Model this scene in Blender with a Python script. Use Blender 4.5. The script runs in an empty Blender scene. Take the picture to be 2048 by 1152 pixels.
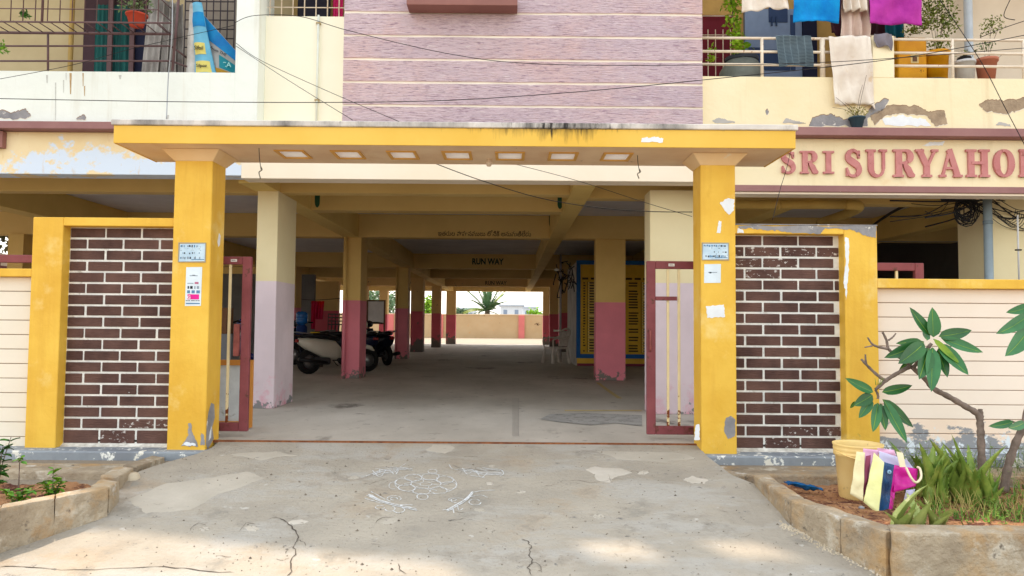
import bpy, bmesh, math, random
from mathutils import Vector, Matrix, noise as mnoise
R = math.radians
sc = bpy.context.scene
rnd = random.Random(7)

# ------------------------------------------------------------------ camera
CAM = Vector((0, 0, 1.02)); F_PX = 1480.0
PITCH = math.atan(71 / F_PX); YAW = 0.0014; ROLL = 0.0078
Fw = Vector((math.sin(YAW) * math.cos(PITCH), math.cos(YAW) * math.cos(PITCH), math.sin(PITCH)))
R0 = Vector((math.cos(YAW), -math.sin(YAW), 0)); U0 = R0.cross(Fw)
Rt = R0 * math.cos(ROLL) + U0 * math.sin(ROLL); Up = U0 * math.cos(ROLL) - R0 * math.sin(ROLL)
cd = bpy.data.cameras.new('camera'); cam = bpy.data.objects.new('camera', cd); sc.collection.objects.link(cam)
cam.matrix_world = Matrix(((Rt.x, Up.x, -Fw.x, CAM.x), (Rt.y, Up.y, -Fw.y, CAM.y), (Rt.z, Up.z, -Fw.z, CAM.z), (0, 0, 0, 1)))
cd.sensor_width = 36; cd.lens = 36 * F_PX / 2048; cd.clip_start = 0.05; cd.clip_end = 2000
sc.camera = cam
# ------------------------------------------------------------------ light
SUN_EL, SUN_AZ = 62, 35
w = bpy.data.worlds.new('World'); sc.world = w; w.use_nodes = True
wn = w.node_tree.nodes; wl = w.node_tree.links
bg = wn['Background']; sky = wn.new('ShaderNodeTexSky'); sky.sky_type = 'NISHITA'; sky.sun_disc = False
sky.sun_elevation = R(SUN_EL); sky.sun_rotation = R(-SUN_AZ); sky.air_density = 2.4; sky.dust_density = 0.6; sky.ozone_density = 1.0
hs = wn.new('ShaderNodeHueSaturation'); hs.inputs['Saturation'].default_value = 0.22; wl.new(sky.outputs[0], hs.inputs['Color']); wl.new(hs.outputs[0], bg.inputs[0]); bg.inputs[1].default_value = 0.15
sl = bpy.data.lights.new('sun', 'SUN'); so = bpy.data.objects.new('sun', sl); sc.collection.objects.link(so)
sl.energy = 2.0; sl.angle = R(1.0); sl.color = (1.0, 0.82, 0.64)
sd = Vector((math.sin(R(SUN_AZ)) * math.cos(R(SUN_EL)), -math.cos(R(SUN_AZ)) * math.cos(R(SUN_EL)), -math.sin(R(SUN_EL))))
so.rotation_euler = sd.to_track_quat('-Z', 'Y').to_euler()
sc.view_settings.view_transform = 'Standard'; sc.view_settings.look = 'None'
sc.view_settings.gamma = 1; sc.view_settings.use_curve_mapping = False
sc.view_settings.exposure = 1.28
sc.cycles.max_bounces = 10; sc.cycles.diffuse_bounces = 7; sc.cycles.transparent_max_bounces = 12

# ------------------------------------------------------------------ measuring helpers: photo pixel (2048 wide) -> point
def ray(px, py):
    return (Fw + Rt * ((px - 1024) / F_PX) + Up * ((576 - py) / F_PX)).normalized()
def at(px, py, Y):
    d = ray(px, py); return CAM + d * (Y / d.y)
def atz(px, py, z):
    d = ray(px, py); return CAM + d * ((z - CAM.z) / d.z)
def ramp_z(x, y):
    if y >= 6.4: return 0.0
    s = 0.135 + (-0.015 if x > 2.5 else 0.015 if x < -2.5 else -0.015 * x / 2.5)
    return -s * (6.4 - y)
def atr(px, py, lift=0.0):
    z = -0.15
    for _ in range(12):
        p = atz(px, py, z); z = ramp_z(p.x, p.y)
    return p + Vector((0, 0, lift))

# ------------------------------------------------------------------ materials
def S(r, g, b, k=1.0):
    f = lambda c: ((c / 255 + 0.055) / 1.055) ** 2.4 if c > 10 else c / 255 / 12.92
    return (f(r) * k, f(g) * k, f(b) * k)
MATS = {}
def mat(key, col, col2=None, scale=1.5, rough=0.85, bump=0.15, bscale=45, bstretch=(1, 1, 1), stains=(), dado=None, spec=0.25,
        metal=0.0, trans=0.0, stretch=(1, 1, 1), bdist=0.01):
    if key in MATS: return MATS[key]
    m = bpy.data.materials.new(key); m.use_nodes = True; nt = m.node_tree; N = nt.nodes; L = nt.links
    b = N['Principled BSDF']; b.inputs['Roughness'].default_value = rough; b.inputs['Specular IOR Level'].default_value = spec
    b.inputs['Metallic'].default_value = metal
    geo = N.new('ShaderNodeNewGeometry'); pos = geo.outputs['Position']
    def scaled(st):
        if tuple(st) == (1, 1, 1): return pos
        v = N.new('ShaderNodeVectorMath'); v.operation = 'MULTIPLY'; L.new(pos, v.inputs[0]); v.inputs[1].default_value = st
        return v.outputs[0]
    def nz(s, st=(1, 1, 1), det=6, rg=0.6, dist=0.0):
        n = N.new('ShaderNodeTexNoise'); n.inputs['Scale'].default_value = s; n.inputs['Detail'].default_value = det
        n.inputs['Roughness'].default_value = rg; n.inputs['Distortion'].default_value = dist
        L.new(scaled(st), n.inputs['Vector']); return n.outputs['Fac']
    def mr(v, a, b_, c=0.0, d=1.0):
        n = N.new('ShaderNodeMapRange'); L.new(v, n.inputs[0])
        for i, x in enumerate((a, b_, c, d)): n.inputs[i + 1].default_value = x
        return n.outputs[0]
    def mix(f, a, b_):
        n = N.new('ShaderNodeMix'); n.data_type = 'RGBA'; L.new(f, n.inputs[0])
        for i, x in ((6, a), (7, b_)):
            if isinstance(x, tuple): n.inputs[i].default_value = (*x[:3], 1)
            else: L.new(x, n.inputs[i])
        return n.outputs[2]
    sep = N.new('ShaderNodeSeparateXYZ'); L.new(pos, sep.inputs[0]); z = sep.outputs[2]
    if col2 is None: col2 = tuple(c * 0.86 for c in col)
    cur = mix(mr(nz(scale, stretch), 0.35, 0.65), col2, col)
    if dado:
        zd, dc = dado
        dc2 = tuple(c * 0.85 for c in dc)
        dcol = mix(mr(nz(scale * 1.3), 0.35, 0.65), dc2, dc)
        cur = mix(mr(z, zd - 0.004, zd + 0.004), dcol, cur)
    for st in stains:
        c, s, lo, hi = st[:4]; zg = st[4] if len(st) > 4 else None; stt = st[5] if len(st) > 5 else (1, 1, 1)
        v = nz(s, stt, det=8, rg=0.65)
        if zg:
            g = mr(z, zg[0], zg[1], 0.0, -0.35)
            a = N.new('ShaderNodeMath'); a.operation = 'ADD'; L.new(v, a.inputs[0]); L.new(g, a.inputs[1]); v = a.outputs[0]
        if len(st) > 6:
            xc, wx, kk = st[6]; sx = N.new('ShaderNodeMath'); sx.operation = 'SUBTRACT'; L.new(sep.outputs[0], sx.inputs[0]); sx.inputs[1].default_value = xc
            ab = N.new('ShaderNodeMath'); ab.operation = 'ABSOLUTE'; L.new(sx.outputs[0], ab.inputs[0])
            g = mr(ab.outputs[0], 0.0, wx, 0.0, -kk); a = N.new('ShaderNodeMath'); a.operation = 'ADD'; L.new(v, a.inputs[0]); L.new(g, a.inputs[1]); v = a.outputs[0]
        cur = mix(mr(v, lo, hi), cur, c)
    L.new(cur, b.inputs['Base Color'])
    if bump:
        bn = N.new('ShaderNodeBump'); bn.inputs['Strength'].default_value = bump; bn.inputs['Distance'].default_value = bdist
        L.new(nz(bscale, bstretch, det=5), bn.inputs['Height']); L.new(bn.outputs[0], b.inputs['Normal'])
    if trans:
        b.inputs['Transmission Weight'].default_value = trans
    MATS[key] = m; return m

GREYP = S(140, 140, 142); DUST = S(190, 175, 150)
yellow = mat('yellow_paint', S(238, 196, 82), S(224, 176, 62), 1.6, 0.6, 0.45, 7, bdist=0.02, stains=((S(216, 166, 62), 3, 0.50, 0.80, None, (2.2, 2.2, 0.18)), (S(244, 222, 150), 2.6, 0.58, 0.85), (S(120, 98, 70), 16, 0.56, 0.70, (-0.1, 0.35)), (S(205, 150, 40), 2.2, 0.62, 0.8), (S(170, 125, 50), 9, 0.70, 0.76), (S(150, 120, 70), 30, 0.60, 0.72, (-0.1, 0.5))))
yellow_top = mat('yellow_canopy_paint', S(236, 196, 92), S(228, 184, 76), 1.2, 0.65, 0.08, 30, stains=((S(120, 98, 50), 9, 0.28, 0.58, (2.61, 2.40), (1, 1, 0.12), (0.25, 0.9, 0.32)), (S(50, 44, 36), 30, 0.36, 0.56, (2.61, 2.47), (1, 1, 0.10), (0.3, 0.9, 0.25)), (S(150, 130, 90), 18, 0.56, 0.70, (2.605, 2.54), (1, 1, 0.1))))
soffit = mat('weathered_soffit', S(240, 214, 180), S(226, 194, 158), 2.0, 0.9, 0.2, 30, stains=((S(225, 190, 150), 3, 0.6, 0.75), (S(110, 85, 60), 9, 0.68, 0.74)))
peachcap = mat('peach_capital', S(244, 216, 172), S(236, 202, 150), 3, 0.8, 0.1, stains=((S(240, 225, 200), 6, 0.62, 0.66),))
white_l = mat('white_facade_paint', S(238, 244, 240), S(228, 234, 228), 0.8, 0.8, 0.35, 8, bdist=0.02, stains=((S(212, 210, 196), 2.4, 0.54, 0.85, None, (2.5, 1, 0.15)), (S(205, 205, 195), 3.5, 0.62, 0.85, None, (4, 1, 0.5)), (S(215, 205, 180), 6, 0.66, 0.8, None, (3, 1, 0.25))))
cream_r = mat('cream_facade_paint', S(244, 232, 198), S(238, 222, 182), 0.9, 0.8, 0.35, 8, bdist=0.02, stains=((S(214, 196, 156), 2.4, 0.56, 0.85, None, (2.5, 1, 0.15)), (S(225, 190, 140), 2.2, 0.62, 0.85), (S(214, 200, 165), 6, 0.66, 0.8, None, (3, 1, 0.25))))
cream_band = mat('cream_lintel_paint', S(248, 236, 218), S(242, 228, 205), 1.0, 0.8, 0.06, 25)
cream_left = mat('stained_cream_paint', S(240, 222, 182), S(232, 208, 160), 1.5, 0.8, 0.1, 25, stains=((S(214, 228, 246), 1.9, 0.40, 0.44, (2.70, 3.15), (1, 1, 1.3)), (S(214, 180, 130), 7, 0.6, 0.75, None, (1.5, 1, 0.4))))
mauve = mat('mauve_trim', S(158, 118, 116), S(146, 106, 106), 3, 0.75, 0.12, 30, stains=((S(215, 205, 195), 18, 0.72, 0.74),))
mauve_dk = mat('mauve_sunshade', S(150, 105, 98), S(138, 96, 90), 3, 0.7, 0.1)
lavender = mat('lavender_combed_plaster', S(222, 200, 208), S(208, 188, 200), 1.1, 0.9, 1.0, 10, bstretch=(0.8, 1, 9), stretch=(0.6, 1, 2.2), bdist=0.03,
               stains=((S(226, 192, 190), 1.1, 0.48, 0.75), (S(168, 140, 158), 26, 0.53, 0.66, None, (0.4, 1, 3.2)), (S(240, 226, 228), 18, 0.58, 0.70, None, (0.4, 1, 3.4))))
joint_w = mat('white_joint', S(246, 240, 225), None, 3, 0.85, 0.15)
cream_in = mat('cream_interior_paint', S(226, 196, 120), S(214, 184, 108), 1.2, 0.75, 0.05, 20)
cream_beam = mat('ochre_beam_paint', S(218, 188, 122), S(206, 176, 110), 1.0, 0.7, 0.05, 20)
ceil_m = mat('ceiling_whitewash', S(220, 218, 220), S(204, 202, 206), 1.5, 0.9, 0.1)
pinkc = S(234, 138, 154)
WEARB = ((S(120, 115, 110), 9, 0.44, 0.48, (0.0, 0.5)), (S(205, 190, 180), 14, 0.5, 0.56, (0.0, 0.4)))
col_front = mat('front_column_paint', S(238, 226, 186), S(230, 216, 174), 1.2, 0.75, 0.12, 14, dado=(1.50, S(234, 218, 226)), stains=((S(222, 160, 178), 4, 0.42, 0.62, (0.0, 0.8)), (GREYP, 7, 0.50, 0.53, (0.0, 0.35))))
col_in = mat('column_paint', S(222, 190, 120), S(210, 178, 108), 1.2, 0.75, 0.05, 20, dado=(1.42, pinkc), stains=WEARB[:1])
col_far = mat('far_column_paint', S(222, 190, 130), S(210, 178, 120), 1.2, 0.75, 0.05, 20, dado=(1.42, S(220, 104, 122)), stains=((S(110, 104, 100), 5, 0.30, 0.34, (0.0, 0.7)),))
wall_far_p = mat('orange_far_wall_paint', S(190, 166, 134), S(182, 156, 122), 0.8, 0.85, 0.05, stains=((S(90, 66, 50), 1.3, 0.66, 0.70), (S(200, 150, 100), 4, 0.6, 0.7)))
pink_pil = mat('pink_pilaster_paint', S(210, 120, 120))
concrete = mat('ramp_concrete', S(176, 168, 154), S(158, 151, 139), 1.7, 0.92, 0.8, 34, bdist=0.018,
               stains=((S(174, 170, 162), 1.0, 0.5, 0.62, None, (1, 2.2, 1)), (S(172, 150, 122), 1.6, 0.56, 0.75), (S(150, 145, 135), 3.2, 0.56, 0.68), (S(120, 118, 114), 12, 0.63, 0.70), (S(100, 96, 92), 40, 0.66, 0.70), (S(190, 186, 178), 7, 0.66, 0.70)))
concrete_in = mat('parking_concrete', S(194, 188, 178), S(168, 162, 152), 0.9, 0.75, 0.5, 26, stretch=(1, 0.5, 1),
                  stains=((S(176, 170, 162), 1.3, 0.55, 0.8), (S(128, 122, 114), 5, 0.60, 0.70), (S(120, 114, 108), 0.8, 0.60, 0.66, None, (1, .5, 1)), (S(110, 104, 98), 30, 0.64, 0.70), (S(190, 184, 174), 22, 0.68, 0.72)))
kerb_c = mat('kerb_concrete', S(182, 168, 146), S(138, 124, 106), 3.2, 0.92, 1.0, 30, bdist=0.02, stains=((S(184, 150, 104), 1.3, 0.50, 0.62), (S(208, 204, 196), 4, 0.60, 0.66), (S(96, 88, 78), 7, 0.64, 0.72), (S(202, 194, 178), 5, 0.56, 0.68), (S(178, 140, 92), 2.4, 0.54, 0.7), (S(110, 100, 88), 10, 0.62, 0.70)))
kerb_top = mat('kerb_top_concrete', S(204, 192, 170), S(186, 172, 148), 4, 0.92, 0.5, 34, bdist=0.01, stains=((S(226, 218, 204), 7, 0.6, 0.68), (S(150, 138, 120), 16, 0.64, 0.70)))
plinth_c = mat('whitewashed_plinth', S(150, 158, 166), S(128, 134, 142), 3, 0.9, 0.4, 30, bdist=0.01, stains=((S(230, 232, 228), 16, 0.58, 0.62), (S(222, 220, 210), 6, 0.62, 0.64)))
grey_plaster = mat('bare_grey_plaster', S(158, 156, 158), S(132, 132, 136), 7, 0.95, 0.5, 40, bdist=0.008, stains=((S(215, 212, 205), 12, 0.62, 0.66),))
brown_plaster = mat('bare_brown_plaster', S(176, 156, 132), S(146, 128, 108), 10, 0.95, 0.7, 40, bdist=0.01)
white_patch = mat('white_primer_patch', S(236, 242, 246), S(225, 230, 236), 9, 0.85, 0.1)
brick_m = mat('brown_textured_brick', S(110, 82, 74), S(78, 56, 52), 3.5, 0.8, 0.9, 14, bstretch=(1, 1, 7), bdist=0.012, stains=((S(225, 228, 228), 26, 0.72, 0.735),))
brick_worn = mat('flaked_brown_brick', S(108, 80, 72), S(78, 56, 52), 3.5, 0.8, 0.9, 14, bstretch=(1, 1, 7), bdist=0.012, stains=((S(205, 200, 196), 20, 0.585, 0.605, None, (1, 1, 2)),))
mortar = mat('white_mortar', S(240, 240, 234), S(214, 216, 214), 6, 0.9, 0.6, 30, bdist=0.02, stains=((S(170, 160, 146), 9, 0.60, 0.72),))
board_m = mat('pale_peach_board_plaster', S(246, 234, 220), S(240, 226, 210), 1.2, 0.8, 0.06, 20)
board_l = mat('pale_cream_board_plaster', S(240, 232, 216), S(232, 224, 206), 1.2, 0.8, 0.06, 20, stains=((S(214, 196, 160), 5, 0.55, 0.75, (-0.1, 0.4)),))
board_wet = mat('flaked_board_plaster', S(246, 226, 206), S(240, 218, 196), 1.2, 0.85, 0.2, 20, stains=((S(150, 152, 156), 4, 0.40, 0.44, (0.0, 0.45), (1, 1, 1.8)), (S(226, 234, 240), 6, 0.50, 0.54, (0.0, 0.5))))
gate_m = mat('maroon_gate_paint', S(140, 76, 82), S(122, 62, 68), 4, 0.5, 0.1, 30, stains=((S(92, 60, 50), 14, 0.6, 0.68), (S(90, 52, 40), 9, 0.45, 0.55, (0.0, 0.35))))
bar_m = mat('cream_bar_paint', S(236, 220, 178), S(226, 208, 160), 6, 0.6, 0.1, stains=((S(120, 62, 28), 20, 0.42, 0.46, (0.05, 0.75)),))
rust = mat('rust', S(150, 96, 62), S(112, 66, 44), 18, 0.95, 0.5)
soil_m = mat('red_sandy_soil', S(186, 140, 100), S(150, 106, 74), 4, 1.0, 1.0, 45, bdist=0.03, stains=((S(96, 58, 48), 7, 0.52, 0.60), (S(205, 168, 130), 20, 0.6, 0.68)))
ground_m = mat('road_dirt', S(150, 138, 122), S(126, 114, 100), 0.6, 1.0, 0.8, 22, bdist=0.03)
steel_br = mat('brown_grille_paint', S(112, 88, 90), S(96, 74, 76), 5, 0.5, 0.05)
steel_cr = mat('cream_railing_paint', S(238, 226, 208), S(222, 206, 186), 8, 0.5, 0.1, stains=((S(170, 120, 85), 16, 0.62, 0.68),))
black_m = mat('black_plastic', S(22, 22, 25), S(30, 30, 34), 5, 0.45, 0)
cable_m = mat('cable_black', S(34, 34, 38), None, 5, 0.6, 0)
rubber = mat('tyre_rubber', S(26, 25, 25), None, 5, 0.85, 0.1)
chrome = mat('dull_metal', S(150, 150, 152), None, 5, 0.35, 0, metal=0.8)
def plain(key, r, g, b, rough=0.7, **k): return mat(key, S(r, g, b), None, k.pop('scale', 6), rough, k.pop('bump', 0.05), **k)
glass_m = bpy.data.materials.new('milky_skylight_glass'); glass_m.use_nodes = True
_n = glass_m.node_tree.nodes; _t = _n.new('ShaderNodeBsdfTranslucent'); _t.inputs[0].default_value = (0.62, 0.58, 0.5, 1); glass_m.node_tree.links.new(_t.outputs[0], _n['Material Output'].inputs[0])

# ------------------------------------------------------------------ object helpers
ORIG = {}
COL = sc.collection
def V(*a): return Vector(a)
def thing(name, label, cat, loc, group=None, kind=None):
    o = bpy.data.objects.new(name, None); COL.objects.link(o); o.location = loc; o.empty_display_size = 0.1
    ORIG[o.name] = Vector(loc); o['label'] = label; o['category'] = cat
    if group: o['group'] = group
    if kind: o['kind'] = kind
    return o
def tag(o, label, cat, group=None, kind=None):
    if label: o['label'] = label
    if cat: o['category'] = cat
    if group: o['group'] = group
    if kind: o['kind'] = kind
    return o
class MB:
    def __init__(s): s.v = []; s.f = []; s.sm = []
    def add(s, vs, fs, smooth=False):
        n = len(s.v); s.v += [Vector(v) for v in vs]; s.f += [tuple(i + n for i in f) for f in fs]; s.sm += [smooth] * len(fs); return s
    def box(s, x0, x1, y0, y1, z0, z1):
        vs = [(x, y, z) for z in (z0, z1) for y in (y0, y1) for x in (x0, x1)]
        return s.add(vs, [(0, 2, 3, 1), (4, 5, 7, 6), (0, 1, 5, 4), (2, 6, 7, 3), (0, 4, 6, 2), (1, 3, 7, 5)])
    def hexa(s, p):   # 8 points: bottom 4 (ccw), top 4
        return s.add(p, [(0, 3, 2, 1), (4, 5, 6, 7), (0, 1, 5, 4), (1, 2, 6, 5), (2, 3, 7, 6), (3, 0, 4, 7)])
    def bar(s, a, b, wx, wz=None):
        a = Vector(a); b = Vector(b); wz = wz or wx; d = (b - a).normalized()
        up = V(0, 0, 1) if abs(d.z) < 0.9 else V(0, 1, 0)
        x = d.cross(up).normalized() * wx / 2; y = x.normalized().cross(d).normalized() * wz / 2
        return s.hexa([a - x - y, a + x - y, a + x + y, a - x + y, b - x - y, b + x - y, b + x + y, b - x + y])
    def tube(s, pts, r, n=8, caps=True):
        pts = [Vector(p) for p in pts]; rs = r if isinstance(r, (list, tuple)) else [r] * len(pts)
        ref = None; rings = []
        for i, p in enumerate(pts):
            d = ((pts[i + 1] if i < len(pts) - 1 else p) - (pts[i - 1] if i else p)).normalized()
            if ref is None: ref = V(0, 0, 1) if abs(d.z) < 0.9 else V(1, 0, 0)
            x = (ref - d * ref.dot(d)).normalized(); y = d.cross(x); ref = x
            rings.append([p + (x * math.cos(2 * math.pi * k / n) + y * math.sin(2 * math.pi * k / n)) * rs[i] for k in range(n)])
        vs = [v for rg in rings for v in rg]; fs = []
        for i in range(len(pts) - 1):
            for k in range(n):
                a = i * n + k; b = i * n + (k + 1) % n; fs.append((a, b, b + n, a + n))
        if caps: fs.append(tuple(range(n - 1, -1, -1))); fs.append(tuple(range(len(vs) - n, len(vs))))
        return s.add(vs, fs, True)
    def lathe(s, c, prof, n=20, axis='Z'):
        c = Vector(c); vs = []; fs = []
        for (r, h) in prof:
            for k in range(n):
                a = 2 * math.pi * k / n
                vs.append(c + (V(r * math.cos(a), r * math.sin(a), h) if axis == 'Z' else V(r * math.cos(a), h, r * math.sin(a))))
        for i in range(len(prof) - 1):
            for k in range(n):
                a = i * n + k; b = i * n + (k + 1) % n; fs.append((a, b, b + n, a + n))
        return s.add(vs, fs, True)
    def grid(s, fn, nu, nv, smooth=True):
        vs = [fn(i / nu, j / nv) for j in range(nv + 1) for i in range(nu + 1)]
        fs = [(j * (nu + 1) + i, j * (nu + 1) + i + 1, (j + 1) * (nu + 1) + i + 1, (j + 1) * (nu + 1) + i) for j in range(nv) for i in range(nu)]
        return s.add(vs, fs, smooth)
    def poly(s, pts, thick):   # planar polygon (ccw seen from its front) extruded backwards by vector thick
        n = len(pts); t = Vector(thick); a = [Vector(p) for p in pts]
        vs = a + [p + t for p in a]
        fs = [tuple(range(n)), tuple(range(2 * n - 1, n - 1, -1))] + [(i, i + n, (i + 1) % n + n, (i + 1) % n) for i in range(n)]
        return s.add(vs, fs)
    def obj(s, name, m, parent=None, origin=None, bevel=0.0, label=None, solid=0.0, seg=1, cat=None, group=None, kind=None, sub=0):
        if parent is not None: org = ORIG[parent.name]
        else:
            if origin is None:
                xs = [v.x for v in s.v]; ys = [v.y for v in s.v]; zs = [v.z for v in s.v]
                origin = ((min(xs) + max(xs)) / 2, (min(ys) + max(ys)) / 2, min(zs))
            org = Vector(origin)
        me = bpy.data.meshes.new(name); me.from_pydata([v - org for v in s.v], [], s.f)
        me.polygons.foreach_set('use_smooth', s.sm); me.materials.append(m)
        bm = bmesh.new(); bm.from_mesh(me)
        bmesh.ops.recalc_face_normals(bm, faces=bm.faces)
        if bevel: bmesh.ops.bevel(bm, geom=[e for e in bm.edges if len(e.link_faces) == 2 and e.calc_face_angle(0) > 0.5], offset=bevel, segments=seg, affect='EDGES', profile=0.6, clamp_overlap=True)
        bm.to_mesh(me); bm.free(); me.update()
        o = bpy.data.objects.new(name, me); COL.objects.link(o)
        if parent is not None: o.parent = parent
        else: o.location = org
        ORIG[o.name] = org
        if solid:
            md = o.modifiers.new('solid', 'SOLIDIFY'); md.thickness = solid; md.offset = 0
        if sub:
            md = o.modifiers.new('sub', 'SUBSURF'); md.levels = sub; md.render_levels = sub
        tag(o, label, cat, group, kind); return o
def inst(src, parent, pos, rot=None, scl=None, name=None):
    o = src.copy(); COL.objects.link(o); o.parent = parent
    o.location = Vector(pos) - ORIG[parent.name]
    if rot: o.rotation_euler = rot
    if scl: o.scale = scl
    ORIG[o.name] = Vector(pos); return o
def box(name, m, parent, x0, x1, y0, y1, z0, z1, bevel=0.0, **k):
    return MB().box(x0, x1, y0, y1, z0, z1).obj(name, m, parent, bevel=bevel, **k)
def blob_patch(name, m, parent, pts_px, Y, n_extra=5, jit=2.2, proud=0.003, label=None):
    """irregular thin patch of other plaster on a frontal wall at depth Y; pts in photo pixels"""
    pts = []
    k = len(pts_px); n_extra = n_extra * 2
    for i in range(k):
        a = pts_px[i]; b = pts_px[(i + 1) % k]; jit_ = min(jit, math.hypot(a[0] - b[0], a[1] - b[1]) / n_extra * 0.42)
        for j in range(n_extra):
            t = j / n_extra
            x = a[0] + (b[0] - a[0]) * t + rnd.uniform(-jit_, jit_) * (j > 0); y = a[1] + (b[1] - a[1]) * t + rnd.uniform(-jit_, jit_) * 1.3 * (j > 0)
            pts.append(at(x, y, Y - proud))
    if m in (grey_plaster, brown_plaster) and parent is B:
        lip = [p + V(0, proud * 0.45, 0.009) for p in pts]; MB().poly(lip[::-1], (0, proud * 0.45, 0)).obj('plaster_shading_lip', plain('plaster_edge_shade', 150, 122, 98, 1.0), parent)  # dark copy shifted up: recess shade painted along the scar's top edge
        lip = [p + V(0.004, -0.0015, -0.007) for p in pts]; MB().poly([p + V(0, proud * 0.8, 0) for p in lip][::-1], (0, proud * 0.15, 0)).obj('plaster_shading_lip', plain('plaster_edge_light', 236, 230, 214, 1.0), parent)  # pale copy shifted down: lit lower rim of the recess painted in
    return MB().poly(pts[::-1], (0, proud * 0.9, 0)).obj(name, m, parent, label=label)
def text_mesh(txt, size, ext=0.002, bold=0.0):
    cu = bpy.data.curves.new('t', 'FONT'); cu.body = txt; cu.size = size; cu.extrude = ext; cu.offset = bold
    cu.align_x = 'CENTER'; cu.align_y = 'CENTER'; cu.resolution_u = 3
    o = bpy.data.objects.new('t', cu); COL.objects.link(o)
    dg = bpy.context.evaluated_depsgraph_get(); dg.update()
    me = bpy.data.meshes.new_from_object(o.evaluated_get(dg)); bpy.data.objects.remove(o); return me
def lettering(name, txt, c, height, m, parent=None, ext=0.002, bold=0.0, width=None, label=None, cat=None, group=None, rotz=0.0, tilt=0.0):
    me = text_mesh(txt, 1.0, ext, bold)
    if not me.vertices: return None
    xs = [v.co.x for v in me.vertices]; ys = [v.co.y for v in me.vertices]
    sx = (width / (max(xs) - min(xs))) if width else height / (max(ys) - min(ys)); sy = height / (max(ys) - min(ys))
    cx = (max(xs) + min(xs)) / 2; cy = (max(ys) + min(ys)) / 2
    for v in me.vertices: v.co = ((v.co.x - cx) * sx, -v.co.z * 1.0, (v.co.y - cy) * sy)
    me.transform(Matrix.Rotation(tilt, 4, 'Y')); me.transform(Matrix.Rotation(rotz, 4, 'Z'))
    me.materials.clear(); me.materials.append(m); me.name = name
    o = bpy.data.objects.new(name, me); COL.objects.link(o); c = Vector(c)
    if parent is not None: o.parent = parent; o.location = c - ORIG[parent.name]
    else: o.location = c
    ORIG[o.name] = c; tag(o, label, cat, group); return o
def spline(pts, n=6):
    P = [Vector(p) for p in pts]; out = []
    for i in range(len(P) - 1):
        p0 = P[max(i - 1, 0)]; p1 = P[i]; p2 = P[i + 1]; p3 = P[min(i + 2, len(P) - 1)]
        for k in range(n):
            t = k / n
            out.append(0.5 * ((2 * p1) + (p2 - p0) * t + (2 * p0 - 5 * p1 + 4 * p2 - p3) * t * t + (3 * p1 - p0 - 3 * p2 + p3) * t ** 3))
    out.append(P[-1]); return out

# ================================================================== SETTING
# ground (one sheet to the horizon, falling to the road in front)
def gz(y): return -0.5 if y < 2.2 else (-0.5 + 0.12 * (y - 2.2) / 1.5 if y < 3.7 else (-0.38 + 0.03 * (y - 3.7) / 1.3 if y < 5.0 else (-0.35 + 0.25 * min(1, (y - 5.0) / 1.2))))
ys = [-300, -20, 0, 2.2, 3.0, 3.7, 4.2, 5.0, 5.6, 6.2, 37.5, 38, 60, 120, 400, 900]
xs = [-900, -100, -14, -6, -3, 0, 3, 6, 14, 100, 900]
g = MB(); vs = [(x, y, gz(y) if y < 37.4 else -0.02) for y in ys for x in xs]; nx = len(xs)
g.add(vs, [(j * nx + i, j * nx + i + 1, (j + 1) * nx + i + 1, (j + 1) * nx + i) for j in range(len(ys) - 1) for i in range(nx - 1)])
tag(g.obj('ground', ground_m, origin=(0, 0, 0)), 'dusty bare ground around the apartment building', None, kind='structure')
# concrete ramp
EDGE_L = sorted([(p.y, p.x - 0.05) for p in (atr(-120, 1160), atr(0, 1104), atr(213, 1036), atr(239, 993), atr(271, 950), atr(331, 926), atr(400, 905), atr(432, 894))])
EDGE_R = sorted([(p.y, p.x + 0.05) for p in (atr(1768, 1151), atr(1661, 1090), atr(1561, 1038), atr(1506, 972), atr(1450, 950), atr(1402, 912))])
def lerp_edge(E, y):
    if y <= E[0][0]:
        (a, b), (c, d) = E[0], E[1]; return b + (d - b) * (y - a) / (c - a) * 0.6
    for (a, b), (c, d) in zip(E, E[1:]):
        if y <= c: return b + (d - b) * (y - a) / (c - a)
    return E[-1][1]
def ramp_fn(u, v):
    y = 3.98 + (6.39 - 3.98) * v; xa = lerp_edge(EDGE_L, y); xb = lerp_edge(EDGE_R, y); x = xa + (xb - xa) * u
    n = mnoise.noise(V(x * 1.3, y * 1.7, 0)) * 0.012 + mnoise.noise(V(x * 5, y * 6, 3)) * 0.004
    edge = 0 if v > 0 else -0.02
    return V(x, y + (mnoise.noise(V(x * 3, 0, 9)) * 0.05 if v == 0 else 0), ramp_z(x, y) + n * min(1, (1 - v) * 6) + edge)
rm = MB().grid(ramp_fn, 180, 60); rm.grid(lambda u, v: ramp_fn(u, 0) + V(0, -0.01 - 0.03 * v, -0.16 * v), 180, 1); rm.grid(lambda u, v: ramp_fn(0, u) + V(0, 0, -0.25 * v), 60, 1); rm.grid(lambda u, v: ramp_fn(1, u) + V(0, 0, -0.25 * v), 60, 1)
ramp = tag(rm.obj('driveway_ramp', concrete, origin=(0, 5, -0.3)), 'cracked grey concrete ramp rising to the gate', None, kind='structure')
floor = MB().box(-12, 12, 6.4, 37, -0.3, 0.0).obj('parking_floor', concrete_in, origin=(0, 20, -0.3)); floor['kind'] = 'structure'
floor['label'] = 'worn grey concrete floor of the covered car park'
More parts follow.
